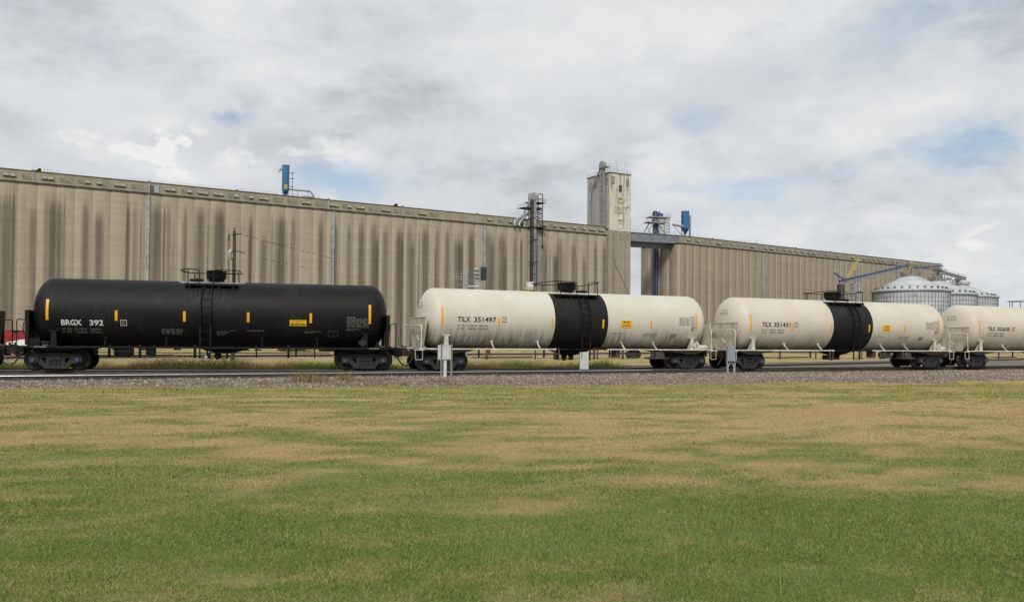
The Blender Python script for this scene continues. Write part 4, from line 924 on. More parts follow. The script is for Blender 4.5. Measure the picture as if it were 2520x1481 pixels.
def build_elevators():
    e1, gh = elevator(W1, 'long concrete grain elevator with dark streaks between the pole and the tall tower', -31.2, W1.L + 3.2, M['conc1'], 22., 0,
                      [px_u(W1, 363, 560), px_u(W1, 818, 600), px_u(W1, 1190, 640)], [px_u(W1, x, y) for x, y in ((81, 432), (368, 465), (585, 478), (810, 502), (993, 520), (1177, 540))], {37, 38, 39, 40}, [(px_u(W1, 308, 440), px_u(W1, 690, 470)), (px_u(W1, 715, 470), px_u(W1, 800, 490))], 3)
    e2, _ = elevator(W2, 'clean concrete grain elevator beyond the tower, behind the steel bins', 0., W2.L, M['conc2'], 20., 4,
                     [px_u(W2, 1883, 660), px_u(W2, 2059, 680), px_u(W2, 2207, 690)], [px_u(W2, x, y) for x, y in ((1757, 600), (1864, 612), (1961, 622), (2047, 630))], set(), [(4, 40)], 8, 1.0)
    b = MB(); u = W2.L; b.bx(u, u + 6.5, 3, 16, -1, SILO - 1.5); b.build('end_annex', M['conc2'], e2)
    b = MB(); railing(b, [(u + .3, 3.2, SILO - 1.5), (u + 6.3, 3.2, SILO - 1.5), (u + 6.3, 15.5, SILO - 1.5)], 1.1, .04); b.build('roof_railing', M['galv_dull'], e2)
    uu, zz = W1.uz(1488, 583); b = MB(); b.bx(W1.L + 3.2, W1.L + 5.6, 1.2, 14, 0, SILO - 2.2); b.build('recess_wall', M['conc3'], e1)
    b = MB(); b.bx(W1.L - 5.0, W1.L + 5.6, .9, 10, SILO + .2, SILO + 1.9); b.build('gallery_end', M['conc3'], e1)
    b = MB(); x = px_u(W1, 373, 466, .55)          # open gallery door and small roof vents
    b.bx(x - .45, x + .45, .43, .55, SILO + .3, SILO + 2.1); b.m = 1; b.bx(x + .6, x + 1.7, .35, .42, SILO + .3, SILO + 2.1); b.build('gallery_door', [M['pane_dark'], M['strip']], e1)
    for px, py in ((97, 424), (975, 506)):
        x = px_u(W1, px, py, 1.5); b = MB(); b.bx(x - .35, x + .35, 1.2, 1.9, gh + .16, gh + .95); b.cyl((x, 1.5, gh + .5), (x - .9, 1.5, gh + .3), .2, 8); b.build('roof_vent', M['blacksteel'], e1)
    b = MB(); x = px_u(W1, 117, 424, 3); railing(b, [(x - 3, 3, gh + .16), (x + 3, 3, gh + .16)], 1.0, .03, 3); b.bar((x, 3, gh), (x, 3, gh + 1.6), .06); b.bar((x + .6, 3, gh), (x + .6, 3, gh + 1.6), .05); b.build('roof_railing', M['galv_dull'], e1)
    b = MB(); x = px_u(W1, 1444, 650); b.bar((x, -.75, 3), (x, -.75, SILO), .10); b.build('conduit', M['darksteel'], e1)
    b = MB(); x = px_u(W1, 1322.5, 650)
    for s in (-.2, .35): b.bar((x + s, -.72, 0), (x + s, -.72, SILO - .5), .14)
    b.build('conduit', M['strip'], e1)
    return e1, e2, gh

def build_headhouse():
    c = EYE + (lambda d: d * ((W1.o + W1.n * .2 - EYE).dot(W1.n) / d.dot(W1.n)))(ray(1499.6, 480)); c.z = 0
    root = empty('headhouse_tower', c, W1.ang, 'tall concrete headhouse tower with peeling white front and worn lettering', 'tower')
    w, d, top, zp = 9.1, 12.7, None, None
    # height from the corner pixel
    dr = ray(1499.6, 425); t = (c - EYE).xy.length / dr.xy.length; top = EYE.z + dr.z * t; zp = EYE.z + ray(1499.6, 566).z * (c - EYE).xy.length / ray(1499.6, 566).xy.length
    b = MB(); b.bx(0, w, .0, d, -1, zp); b.bx(.0, w, .0, d, zp, top)
    for f in range(len(b.f)):
        pass
    me = b.mesh('tower_wall', [M['conc4'], M['peel']])
    b = MB(); b.m = 0; b.bx(0, w, 0, d, -1, top)
    b.bx(-.002 - .2, -.002, 0.1, 2.2, -1, top - 4); b.bx(-.22, -.002, 8.2, 9.3, SILO, top - 4)
    b.bx(-.35, -.002, 4.6, 7.0, SILO, top - 5)
    b.build('tower_wall', M['conc4'], root)
    b = MB(); b.bx(.0, w, -.12, -.003, -1, zp - .003)
    for x0, x1 in ((.02, 1.0), (2.0, 4.3), (5.0, 6.4), (7.0, w - .02)): b.bx(x0, x1, -.25, -.121, -1, zp - .02)
    b.build('lower_front', M['conc3'], root)
    b = MB(); b.bx(.0, w, -.12, -.003, zp, top - .002)
    for x0, x1 in ((0.02, 1.1), (2.0, 3.4), (5.6, 7.0), (7.9, w - .02)): b.bx(x0, x1, -.26, -.121, zp + .02, top - .3)
    b.build('painted_front', M['peel'], root)
    b = MB(); b.bx(-.25, w + .2, -.4, d + .2, top, top + .25); b.build('tower_roof', M['roofing'], root)
    b = MB(); railing(b, [(-.1, d, top + .25), (-.1, -.2, top + .25), (w, -.2, top + .25), (w, d, top + .25)], 1.15, .05, 1.6); b.bar((4.6, 2, top), (4.6, 2, top + 5.0), .05); b.build('roof_railing', M['galv_dull'], root)
    def win(x, z, ww, hh, dark, side=False):
        b = MB(); b.m = 0 if dark else 1
        if side:
            b.bx(-.20, -.14, x - ww / 2, x + ww / 2, z, z + hh); b.m = 2; b.bx(-.25, -.14, x - ww / 2 - .1, x + ww / 2 + .1, z - .14, z); b.bx(-.25, -.14, x - .05, x + .05, z, z + hh); b.bx(-.24, -.14, x - ww / 2, x + ww / 2, z + hh * .48, z + hh * .54)
        else:
            b.bx(x - ww / 2, x + ww / 2, -.32, -.262, z, z + hh); b.m = 2; b.bx(x - ww / 2 - .12, x + ww / 2 + .12, -.36, -.262, z - .15, z); b.bx(x - ww / 2 - .12, x + ww / 2 + .12, -.36, -.262, z + hh, z + hh + .1)
            for q in (-.17, .17): b.bx(x + q * ww - .03, x + q * ww + .03, -.345, -.262, z, z + hh)
            for q in (.33, .66): b.bx(x - ww / 2, x + ww / 2, -.343, -.262, z + hh * q - .03, z + hh * q + .03)
        b.build('window', [M['pane_dark'], M['pane'], M['sash'] if not dark else M['darksteel']], root)
    win(1.35, top - 3.5, 1.15, 2.2, False); win(7.65, top - 3.6, 1.1, 2.2, False); win(4.55, top - 5.9, 1.25, 1.9, True)
    for y in (1.4, 8.4, 10.9): win(y, top - 3.6, 1.1, 2.0, False, True)
    for y in (8.6, 11.0): win(y, SILO + 3.2, 1.4, 1.6, False, True)
    b = MB(); b.bx(4.3, 5.0, -.33, -.262, top - 15.5, top - 13.9); b.m = 1
    for z in (top - 16.8, top - 17.9): b.bx(3.8, 5.4, -.32, -.262, z, z + .5)
    b.m = 0; b.bx(4.1, 5.2, -.34, -.262, zp + .9, zp + 1.7); b.m = 2; b.bx(3.5, 5.7, -.30, -.262, top - 16.1, top - 15.8); b.build('painted_panel', [M['white'], M['peel'], M['worn_letter']], root)
    # worn emblem: two bent ears of grain round a green ridge, and the lettering below
    b = MB(); ez = top - 9.0; yf = -.285
    for s in (-1, 1):
        for k in range(11):
            q = R(200 + k * 11.5) if s < 0 else R(340 - k * 11.5); cx, cz = 4.7 + 2.05 * math.cos(q), ez + 1.1 + 2.0 * math.sin(q); da = q + PI / 2 * s
            for side in (-1, 1):
                a1 = da + side * .6; L = .55; b.add([(cx, yf, cz), (cx + .3 * math.cos(a1) - .13 * math.sin(a1), yf, cz + .3 * math.sin(a1) + .13 * math.cos(a1)), (cx + L * math.cos(a1), yf, cz + L * math.sin(a1)), (cx + .3 * math.cos(a1) + .13 * math.sin(a1), yf, cz + .3 * math.sin(a1) - .13 * math.cos(a1))], [(3, 2, 1, 0)])
    b.m = 1; b.add([(3.4, yf, ez + .55), (4.0, yf, ez + .95), (4.4, yf, ez + .8), (4.9, yf, ez + 1.1), (5.6, yf, ez + .6), (5.3, yf, ez + .15), (4.6, yf, ez + .3), (3.9, yf, ez + .1)], [(7, 6, 5, 4, 3, 2, 1, 0)[::-1]])
    b.build('emblem', [M['logo_gold'], M['logo_green']], root)
    b = MB(); v, f = text_verts('EQUITY', 2.8, 5.3, .03); zt = top - 13.7
    b.add([(2.05 + p[0], -.29, zt + p[1] * 1.25) for p in v], f); b.bx(6.9, 8.4, -.30, -.285, zt + 2.4, zt + 2.7); b.build('lettering', M['worn_letter'], root)
    # wall ladder and lower details
    b = MB()
    for x in (1.15, 1.75): b.bar((x, -.45, 2), (x, -.45, zp - 1), .07)
    for k in range(50): b.bar((1.15, -.45, 2.3 + k * .65), (1.75, -.45, 2.3 + k * .65), .045)
    for z in (8, 16, 24, 31): b.bar((1.15, -.45, z), (1.15, -.2, z), .06); b.bar((1.75, -.45, z), (1.75, -.2, z), .06)
    b.build('wall_ladder', M['galv_dull'], root)
    win(3.65, 6.2, .7, 1.5, False)
    b = MB(); b.tube([(1.9, -.4, zp - 9.5), (2.5, -.4, zp - 12), (6.5, -.4, zp - 18), (8.2, -.4, zp - 21.5)], .05, 6); b.build('cable', M['darksteel'], root)
    b = MB(); b.bar((5.4, -.6, 7.2), (6.6, -2.2, 1.0), .55, .4); b.build('spout', M['galv'], root)
    for x in (4.6, 5.6, 7.7): win(x, zp - 2.6, .75, 1.5, False)
    # bucket leg climbing the side of the tower
    leg = empty('bucket_leg', c + W1.u * -.9 + W1.n * 2.5 + Vector((0, 0, SILO + .6)), W1.ang, 'grey bucket leg with round head rising above the tower roof', 'bucket elevator')
    H = top - SILO - .6; b = MB(); b.bx(-.4, .3, -.95, -.25, 0, H + 1.9); b.bx(-.4, .3, .55, 1.25, 0, H + 1.9)
    for k in range(6): z = 1 + k * (H / 6); b.bx(-.46, .36, -1.0, -.2, z, z + .15); b.bx(-.46, .36, .5, 1.3, z, z + .15)
    b.build('casing', M['galv_dull'], leg)
    b = MB(); hz = H + 1.9; b.prism([(.15 + p * .72, hz + q * .68) for p, q in ((-1.7, 0), (-1.9, 1.2), (-1.5, 2.4), (-.8, 3.2), (0, 3.5), (.8, 3.2), (1.5, 2.4), (1.9, 1.2), (1.7, 0))], -.7, .6, 'YZ'); b.build('head', M['galv_dull'], leg)
    b = MB(); b.bx(-1.0, 1.0, -3.0, -.95, hz - .1, hz); railing(b, [(-1, -1.0, hz), (-1, -3.0, hz), (1, -3.0, hz)], 1.1, .05, 1.2); b.bx(-1.2, .6, -2.4, 1.6, 1.6, 1.75); railing(b, [(-1.2, 1.6, 1.75), (-1.2, -2.4, 1.75)], 1.1, .05, 1.2); b.build('platform', M['galv_dull'], leg)
    b = MB(); b.tube([(-.1, 1.3, hz + .3), (-.3, 2.1, hz - 1.4), (-.5, 6.0, hz - 6.4), (-.5, 6.4, hz - 7.6), (-.5, 6.4, .5)], .36, 10); b.build('spout', M['galv_dull'], leg)
    return c, top, zp

def dust_collector(wall, px, ytop, ybot, gh, off, wpx, label, panel, right):
    u, z1 = wall.uz(px, ytop, off); _, z0 = wall.uz(px, ybot, off); ua = px_u(wall, px - wpx / 2, ytop, off); ub = px_u(wall, px + wpx / 2, ytop, off)
    base = gh + .16; r = (wall.o + wall.u * u + wall.n * off).y * wpx / F / 2; o = wall.o + wall.u * u + wall.n * off + Vector((0, 0, base))
    root = empty('dust_collector', o, wall.ang, label, 'dust collector', 'dust collectors on the gallery roofs'); h = z1 - base; c = max(1.0, (z1 - z0) * .2); leg = max(1.2, z0 - base)
    b = MB(); b.lathe([(.0, h), (r * .97, h), (r, h - .1), (r, h - .12), (r, leg + .52), (r, leg + .5), (r * .98, leg + .46), (r * .25, leg * .45), (0, leg * .45)], (0, 0, 0), 'Z', 28); b.lathe([(r + .06, h * .98), (r + .06, h * .96)], (0, 0, 0), 'Z', 28); b.build('shell', M['blue'], root)
    for k in range(4): q = k * PI / 2 + .6; b = MB(); b.bar((r * .95 * math.cos(q), r * .95 * math.sin(q), 0), (r * .98 * math.cos(q), r * .98 * math.sin(q), leg + c * 1.3), .14); b.build('leg', M['blue'], root)
    s = 1 if right else -1
    b = MB()
    if right: b.tube(bend([(r * .9, -.2, h - 1.6), (r + .9, -.2, h - 1.6), (r + .9, -.2, .2)], .8), .36, 12)
    else: b.tube(bend([(-r * .9, -.2, h - 1.2), (-r - .75, -.2, h - 1.2), (-r - .85, -.2, h - 2.1)], .6), .3, 12)
    b.build('exhaust_pipe', M['galv'], root)
    b = MB(); t = -s
    if right:
        b.tube([(-r * .9, 0, leg + 1.2), (-r - 2, 0, leg + 1.25), (-r - 5, 0, leg + 1.5)], .38, 12); b.tube([(-r * .85, 0, leg + 1.2), (-r - .5, 0, leg + 1.2)], .6, 12); b.tube([(-.3, -.3, .8), (-r - 1.5, -.3, 1.2), (-r - 5, 0, leg + 1.3)], .12, 8)
    else:
        z = leg + 1.0; b.tube(bend([(r * .9, 0, z), (r + 6.0, 0, z), (r + 7.2, 0, z - 1.6), (r + 3.6, 0, z - 1.7), (r + 3.4, 0, z - 2.4), (r + 5.2, -.6, z - 2.6), (r + 5.2, -2.6, z - 2.8), (r + 5.2, -2.75, z - 5.0)], .5), .26, 10)
        for q in (2.4, 5.2): b.bar((r + q, 0, 0), (r + q, 0, z), .14)
        b.tube([(r + 7.0, 0, z - 1.0), (r + 4.6, 0, z - 3.0)], .22, 8)
    b.build('intake_duct', M['galv'], root)
    b = MB(); lx = (r + .35) * t * -1 if not right else -(r + .3)
    lx = r + .9 if not right else -r - .35
    for q in (-.22, .22): b.bar((lx, q, .4), (lx, q, h - 1.8), .05)
    for k in range(int((h - 2.2) / .4)): b.bar((lx, -.22, .5 + k * .4), (lx, .22, .5 + k * .4), .04)
    for z in (h * .35, h * .6, h - 2.0): b.bx(lx - .45, lx + .35, -.4, .4, z, z + .06); b.bar((lx, 0, z), (r * .9 * (1 if lx > 0 else -1), 0, z), .08)
    b.build('ladder', M['darksteel'], root)
    if panel:
        b = MB(); q0 = R(-112); 
        for q0, w in ((R(-100), .42), (R(-20), .3)):
            b.add([((r + .04) * math.cos(q0 + w * i), (r + .04) * math.sin(q0 + w * i), z) for z in (leg + .9, leg + 2.1) for i in (-1, 0, 1)], [(0, 1, 4, 3), (1, 2, 5, 4)])
        b.build('access_panel', M['safety'], root)

def build_leg_tower(gh):                               # open steel tower with a bucket leg standing against the first elevator
    off = -1.6; u0, _ = W1.uz(1312, 600, off); u1, zt = W1.uz(1337, 474, 1.5); o = W1.o + W1.u * u0 + W1.n * off
    root = empty('leg_tower', o, W1.ang, 'rusty steel lattice leg tower climbing the streaked elevator front', 'bucket elevator')
    ztop = W1.uz(1318, 474, off)[1]; zpl = W1.uz(1318, 496, off)[1]; zp2 = W1.uz(1300, 510, off)[1]; wd, dp = 3.5, 2.8
    b = MB(); x0, x1, y0, y1 = .55, .55 + wd, .9, .9 + dp
    for x in (x0, x1):
        for y in (y0, y1): b.bar((x, y, SILO - 5.5 if y < 1 and x > 2 else SILO), (x, y, ztop), .2)
    for z in np.linspace(gh + .5, ztop, 6):
        for a, c in (((x0, y0), (x1, y0)), ((x1, y0), (x1, y1)), ((x1, y1), (x0, y1)), ((x0, y1), (x0, y0))): b.bar((*a, z), (*c, z), .14)
    zs = np.linspace(gh + .5, ztop - 4, 6)
    for p, q in zip(zs[:-1], zs[1:]):
        for a, c in (((x0, y0), (x1, y0)), ((x1, y0), (x1, y1)), ((x1, y1), (x0, y1)), ((x0, y1), (x0, y0))): b.bar((*a, p), (*c, q), .09); b.bar((*c, p), (*a, q), .09)
    b.build('lattice_frame', M['darksteel'], root)
    b = MB(); b.bx(-.95, -.15, -.4, .5, 0, zpl + .4)
    for k in range(16): b.bx(-1.0, -.1, -.45, .55, 2 + k * 3, 2.15 + k * 3)
    b.build('casing', M['darksteel'], root)
    b = MB(); b.bx(.02, .95, -.35, .5, 0, zpl + .4); b.m = 1
    for k in range(11): b.bx(.0, .99, -.40, .55, 5 + k * 3.6, 5.2 + k * 3.6)
    b.build('casing', [M['galv_dull'], M['darksteel']], root)
    b = MB(); b.m = 0                                  # caged ladder in front of the pale casing
    for x in (.1, .85): b.bar((x, -.9, 3), (x, -.9, SILO - 3), .06)
    for k in range(36): z = 3 + k * .88; b.bar((.1, -.9, z), (.85, -.9, z), .05)
    for k in range(5): z = 6 + k * 7; b.bar((-1.2, -.95, z), (1.4, -.95, z), .14); b.bar((-1.2, -.95, z), (-1.2, .9, z), .12); b.bar((1.4, -.95, z), (1.4, .9, z), .12)
    b.build('ladder', M['darksteel'], root)
    b = MB(); z = zpl + .4; b.prism([(.1 + p * .82, z + q * .8) for p, q in ((-1.5, 0), (-1.5, 1.0), (-1.0, 2.0), (-.2, 2.5), (.6, 2.4), (1.2, 1.8), (1.5, .9), (1.5, 0))], -.5, .7); b.build('head', M['galv_dull'], root)
    b = MB()
    for zz, xa, xb in ((zpl, -.9, x1 + .9), (zp2, -3.6, x1 - .2)):
        b.bx(xa, xb, .2, y1 + .3, zz - .15, zz); railing(b, [(xa, .2, zz), (xb, .2, zz), (xb, y1, zz)] if xa > -2 else [(-1.2, .2, zz), (xa, .2, zz), (xa, y1, zz)], 1.1, .05, 1.3)
    b.bx(-1.2, x1 + .3, -.9, y1, SILO + .05, SILO + .17); b.build('platform', M['darksteel'], root)
    b = MB(); h0 = Vector((-1.6, 1.5, zp2 - .2)); ze = W1.uz(1267, 546, off)[1]
    b.tube([(-.7, .2, zpl + 1.2), (-1.1, .8, zpl - .6), (-1.5, 1.3, zp2 + .5), tuple(h0)], .34, 10)
    b.lathe([(.35, 0), (.95, -1.0), (1.0, -1.6), (.4, -2.3)], tuple(h0), 'Z', 12)
    for dx, dz in ((-6.9, .15), (-5.2, -.35)): b.tube(bend([tuple(h0 + Vector((0, 0, -1.3))), (h0.x - .7, 1.0, h0.z - 2.0 + dz), (dx + .4, .2, ze + .4 + dz), (dx, .0, ze - .4 + dz), (dx, .0, SILO + .05)], .5), .40, 10)
    b.bx(-3.2, -2.4, .6, 1.2, SILO, ze + .6)
    b.build('spout', M['galv'], root)
    b = MB(); b.bx(x1 - .3, x1 + .3, .75, 1.05, SILO - 6.0, SILO - 5.5); b.build('sheave', M['darksteel'], root)
    # small control cabinet on its yellow stand in front of the wall
    p = W1.uz(1304, 705, -5.); o2 = W1.o + W1.u * p[0] + W1.n * -5.
    r2 = empty('control_cabinet', o2, W1.ang, 'small white cabinet on a yellow stand at the foot of the lattice leg tower', 'cabinet'); zc = W1.uz(1304, 713, -5.)[1]
    b = MB(); b.bx(-1.05, 1.05, -.5, .5, zc, zc + 2.4); b.bx(-1.15, 1.15, -.6, .6, zc + 2.4, zc + 2.5); b.build('cabinet_body', M['white'], r2)
    b = MB(); b.bx(-2.6, 2.4, -.9, .9, zc - .2, zc - .01); railing(b, [(-2.6, -.9, zc), (2.4, -.9, zc)], .9, .09, 1.1)
    for x in (-2.4, 2.2): b.bar((x, -.7, 0), (x, -.7, zc), .18); b.bar((x, .7, 0), (x, .7, zc), .18)
    b.build('stand', M['safety'], r2)

def build_bridge(c, zp, gh):
    # covered conveyor between the tower and the second elevator
    A = c + W1.u * 9.1 + W1.n * 1.0; _, z1 = 0, 0
    B = W2.o + W2.u * 1.0 + W2.n * 1.6; d = B - A; L = math.hypot(d.x, d.y); ang = math.atan2(d.y, d.x); zt = EYE.z + ray(1557, 571).z * (A.xy.length / ray(1557, 571).xy.length); zt2 = gh + .2
    root = empty('conveyor_bridge', Vector((A.x, A.y, 0)), ang, 'grey covered conveyor bridge joining the tower to the second elevator', 'conveyor')
    b = MB(); hb = 2.9; v = []
    for x, z in ((.35, zt), (L - .1, zt2)): v += [(x, 0, z - hb), (x, 4.2, z - hb), (x, 4.2, z), (x, 0, z)]
    b.add(v, [(0, 1, 2, 3), (7, 6, 5, 4), (0, 4, 5, 1), (1, 5, 6, 2), (2, 6, 7, 3), (3, 7, 4, 0)]); b.build('covered_box', M['bridge'], root)
    b = MB(); b.bar((.35, -.1, zt), (L, -.1, zt2), .3, .22); b.bar((.35, -.1, zt - hb), (L, -.1, zt2 - hb), .3, .25)
    for k in range(5): t = k / 4; x = .5 + (L - .8) * t; b.bar((x, -.05, zt + (zt2 - zt) * t - hb), (x, -.05, zt + (zt2 - zt) * t), .12)
    b.bar((.35, 4.0, zt - hb - .9), (L, 4.0, zt2 - hb - .9), .5, 1.8)
    b.build('girder', M['bridge'], root)
    for t in (.27, .52, .82):
        b = MB(); x = L * t; b.bx(x - .4, x + .3, -.04, -.02, zt + (zt2 - zt) * t - 1.5, zt + (zt2 - zt) * t - .6)
        b.build('wall_lamp', M['sash'], root)
    b = MB(); railing(b, [(.5, .3, zt + .12), (L - .2, .3, zt2 + .12)], 1.1, .04, 2.0); b.build('roof_railing', M['galv_dull'], root)
    # blue leg on steel legs with its work platforms
    P = EYE + ray(1613, 560) * 0; off = 8.0
    d = ray(1613, 640); t = ((W2.o + W2.u * -2.2 - EYE).dot(W2.u)) / d.dot(W2.u); o = EYE + d * t; o.z = 0
    Z = lambda y: EYE.z + ray(1613, y).z * (o.xy.length / ray(1613, y).xy.length); k = o.xy.length / F
    r = empty('blue_bucket_leg', o, W2.ang - R(15), 'navy blue bucket leg with bright blue motor head on splayed grey legs', 'bucket elevator')
    zh, zp1, zp2 = Z(534.5), Z(548), Z(520)
    b = MB(); b.bx(-.85, .85, -.8, .8, 0, Z(552)); b.m = 1; b.bx(-.06, .06, -.86, -.80, 0, Z(600)); b.build('casing', [M['navy'], M['galv_dull']], r)
    b = MB(); b.lathe([(1.05, 0), (1.05, 1.4), (.95, 1.9), (.6, 2.25), (0, 2.35)], (-.2, 0, zh), 'Z', 24); b.build('head', M['navy'], r)
    b = MB(); b.cyl((.8, 0, zh + 1.2), (2.9, 0, zh + 1.2), .38, 14); b.bx(1.2, 1.8, -.4, .4, zh + .1, zh + 1.8); b.cyl((1.4, 0, zh + 1.6), (1.6, 0, zh + 2.3), .2, 10); b.bx(2.4, 2.8, -.4, .4, zh + .1, zh + .9); b.build('motor', M['royal'], r)
    b = MB(); b.lathe([(.9, 0), (1.5, .5), (1.2, 1.2)], (-.2, 0, zp1 + .1), 'Z', 20); b.build('head_skirt', M['galv'], r)
    b = MB()
    for z, xa, xb in ((zh, -3.0, 5.2), (zp1, -4.0, 3.9)): b.bx(xa, xb, -2.2, 2.2, z - .25, z); railing(b, [(xa, -2.2, z), (xb, -2.2, z), (xb, 2.2, z)], 1.0, .05, 1.4); b.bar((xa, -2.2, z - .3), (xb, -2.2, z - .3), .15, .25)
    b.build('platform', M['galv_dull'], r)
    b = MB(); zb = Z(580)
    for sy in (-1.8, 1.8): b.bar((-1.8, sy, zp1 - .3), (-4.1, sy, Z(574)), .34); b.bar((.1, sy, zp1 - .3), (3.2, sy, Z(577)), .34); b.bar((-2.6, sy, zp1 - 1.4), (-.9, sy, Z(574)), .12); b.bar((1.4, sy, zp1 - 1.6), (.4, sy, Z(576)), .12)
    for x in (-2.7, 1.6): b.bar((x, -2, zp1), (x, -2, zh), .16); b.bar((x, 2, zp1), (x, 2, zh), .16)
    b.build('leg_frame', M['galv'], r)
    b = MB()
    for x in (2.6, 4.7):
        for y in (-1.9, 1.9): b.bar((x, y, zb), (x, y, zh), .16)
    for q in range(6):
        z0 = zb + (zh - zb) * q / 6; z1 = zb + (zh - zb) * (q + 1) / 6
        for y in (-1.9, 1.9): b.bar((2.6, y, z0), (4.7, y, z1), .1); b.bar((4.7, y, z0), (2.6, y, z1), .08); b.bar((2.6, y, z1), (4.7, y, z1), .1)
        b.bar((4.7, -1.9, z0), (4.7, 1.9, z1), .1)
    b.build('stair_tower', M['galv_dull'], r)

def build_bins():
    spec = [(2241, 300., 721, 676, 'nearest corrugated steel grain bin with conical roof and oval badge', 87), (2308, 322., 730, 688, 'middle steel grain bin partly hidden by the bin with the oval badge', 85), (2364, 344., 735.7, 699, 'furthest and smallest looking steel grain bin at the end of the row', 80)]
    out = []
    for (px, Y, ye, yp, lab, hw) in spec:
        e = at_Y(px, ye, Y); pk = at_Y(px, yp, Y); r = hw * Y / F; o = Vector((e.x, Y, 0)); ez = e.z + .4; pz = pk.z
        root = empty('grain_bin', o, 0, lab, 'grain bin', 'steel grain bins beside the second elevator'); out.append((o, r, ez, pz))
        b = MB(); b.lathe([(r, 0), (r, ez)], (0, 0, 0), 'Z', 96); b.m = 1
        for k in range(64):
            a = 2 * PI * k / 64; c, s = math.cos(a), math.sin(a); x, y = r * c, r * s; t = .06
            b.add([(x + t * -s, y + t * c, 0), (x + .12 * c + t * -s, y + .12 * s + t * c, 0), (x + .12 * c - t * -s, y + .12 * s - t * c, 0), (x - t * -s, y - t * c, 0), (x + t * -s, y + t * c, ez), (x + .12 * c + t * -s, y + .12 * s + t * c, ez), (x + .12 * c - t * -s, y + .12 * s - t * c, ez), (x - t * -s, y - t * c, ez)], [(0, 1, 5, 4), (1, 2, 6, 5), (2, 3, 7, 6)])
        z = 1.4
        while z < ez: b.lathe([(r + .02, z), (r + .10, z + .05), (r + .02, z + .10)], (0, 0, 0), 'Z', 96); z += 1.55
        b.build('bin_wall', [M['bin'], M['binrib']], root)
        b = MB(); rt = r * .19; b.lathe([(r + .35, ez - .1), (r + .35, ez + .1), (rt, pz - .6), (rt, pz)], (0, 0, 0), 'Z', 96)
        for k in range(72):
            a = 2 * PI * k / 72; c, s = math.cos(a), math.sin(a); b.bar(((r + .3) * c, (r + .3) * s, ez + .12), (rt * c, rt * s, pz - .57), .09, .08)
        b.m = 0
        for q in (.33, .68): rr = rt + (r - rt) * q; zz = pz - .6 + (ez + .1 - pz + .6) * (rr - rt) / (r + .35 - rt); b.lathe([(rr + .1, zz + .05), (rr, zz + .16), (rr - .1, zz + .14)], (0, 0, 0), 'Z', 72)
        b.build('bin_roof', [M['binroof'], M['binrib']], root)
        b = MB(); b.lathe([(r + .1, ez - .3), (r + .45, ez - .25), (r + .45, ez - .05), (r + .3, ez)], (0, 0, 0), 'Z', 96); railing(b, [((r + .55) * math.cos(q), (r + .55) * math.sin(q), ez - .05) for q in np.linspace(0, 2 * PI, 49)], .45, .04, 9); b.build('eave_ring', M['galv'], root)
        vm = cached('vent', lambda: MB().prism([(-.34, 0), (.34, 0), (.34, .5), (.18, .72), (-.18, .72), (-.34, .5)], -.3, .3).mesh('roof_vent', M['binrib']))
        for k in range(30):
            a = 2 * PI * k / 30 + .05; rr = r * .925; zz = pz - .6 + (ez + .1 - pz + .6) * (rr - rt) / (r + .35 - rt); w = link('roof_vent', vm, root); w.location = (rr * math.cos(a), rr * math.sin(a), zz); w.rotation_euler = (0, 0, a + PI / 2)
        b = MB(); b.lathe([(rt + .3, pz - .5), (rt + .9, pz - .3), (rt + .9, pz - .15)], (0, 0, 0), 'Z', 32); railing(b, [((rt + .8) * math.cos(q), (rt + .8) * math.sin(q), pz - .15) for q in np.linspace(0, 2 * PI, 17)], 1.1, .06, 4); b.build('peak_platform', M['galv_dull'], root)
        for a, w, h, z in ((-1.935, 1.2, .6, ez - 2.6), (-.484, 1.1, .8, ez - 2.6)):
            c, s = math.cos(a), math.sin(a); n = 14 if a < -1 else 4
            pts = [(math.cos(2 * PI * i / n + PI / n) * (w if n > 4 else w * .75), math.sin(2 * PI * i / n + PI / n) * (h * .75)) for i in range(n)]
            if a < -1 and px != 2241: continue
            b = MB(); b.add([((r + .16) * math.cos(a + p[0] / r), (r + .16) * math.sin(a + p[0] / r), z + 1 + p[1]) for p in pts], [tuple(range(n))]); b.build('badge', M['strip'], root)
    # conveyors, towers and yellow chute feeding the bins
    o, r, ez, pz = out[0]
    def zpx(px, py, Y): return at_Y(px, py, Y)
    hA, hB = zpx(2066, 692, 292.), zpx(2240, 652, 300.); root = empty('overhead_conveyor', Vector((hA.x, hA.y, 0)), 0, 'long blue overhead conveyor sloping up to the nearest bin peak', 'conveyor', 'conveyors over the steel bins')
    q = lambda v: tuple(Vector(v) - Vector((hA.x, hA.y, 0)))
    b = MB(); b.bar(q(hA), q(hB), 1.0, .75); b.build('conveyor_cover', M['conv_blue'], root)
    b = MB(); dn = Vector((0, 0, -.95)); b.bar(q(hA + dn), q(hB + dn), 1.4, .35)
    for k in range(26):
        p = hA.lerp(hB, k / 25); p2 = hA.lerp(hB, min(1, (k + .5) / 25)); b.bar(q(p + dn + Vector((0, -.85, 0))), q(p + Vector((0, -.85, -.3))), .12); b.bar(q(p + Vector((0, -.5, .3))), q(p + Vector((0, -.5, 1.1))), .05)
    b.bar(q(hA + Vector((0, -.5, 1.1))), q(hB + Vector((0, -.5, 1.1))), .05); b.build('truss', M['galv_dull'], root)
    b = MB(); p = zpx(2069, 700, 292.); b.bx(*[v - hA.x for v in (p.x - .9, p.x + 1.0)], -1.0, 1.0, 0, p.z); b.build('boot_casing', M['darksteel'], root)
    b = MB()
    for px_ in (2105, 2114):
        p = zpx(px_, 695, 294.); b.bar(q((p.x, 294., 0)), q(p), .5); b.bar(q((p.x, 297., 0)), q((p.x, 297., p.z)), .5)
    pa, pb = zpx(2105, 689, 294.), zpx(2114, 687, 294.)
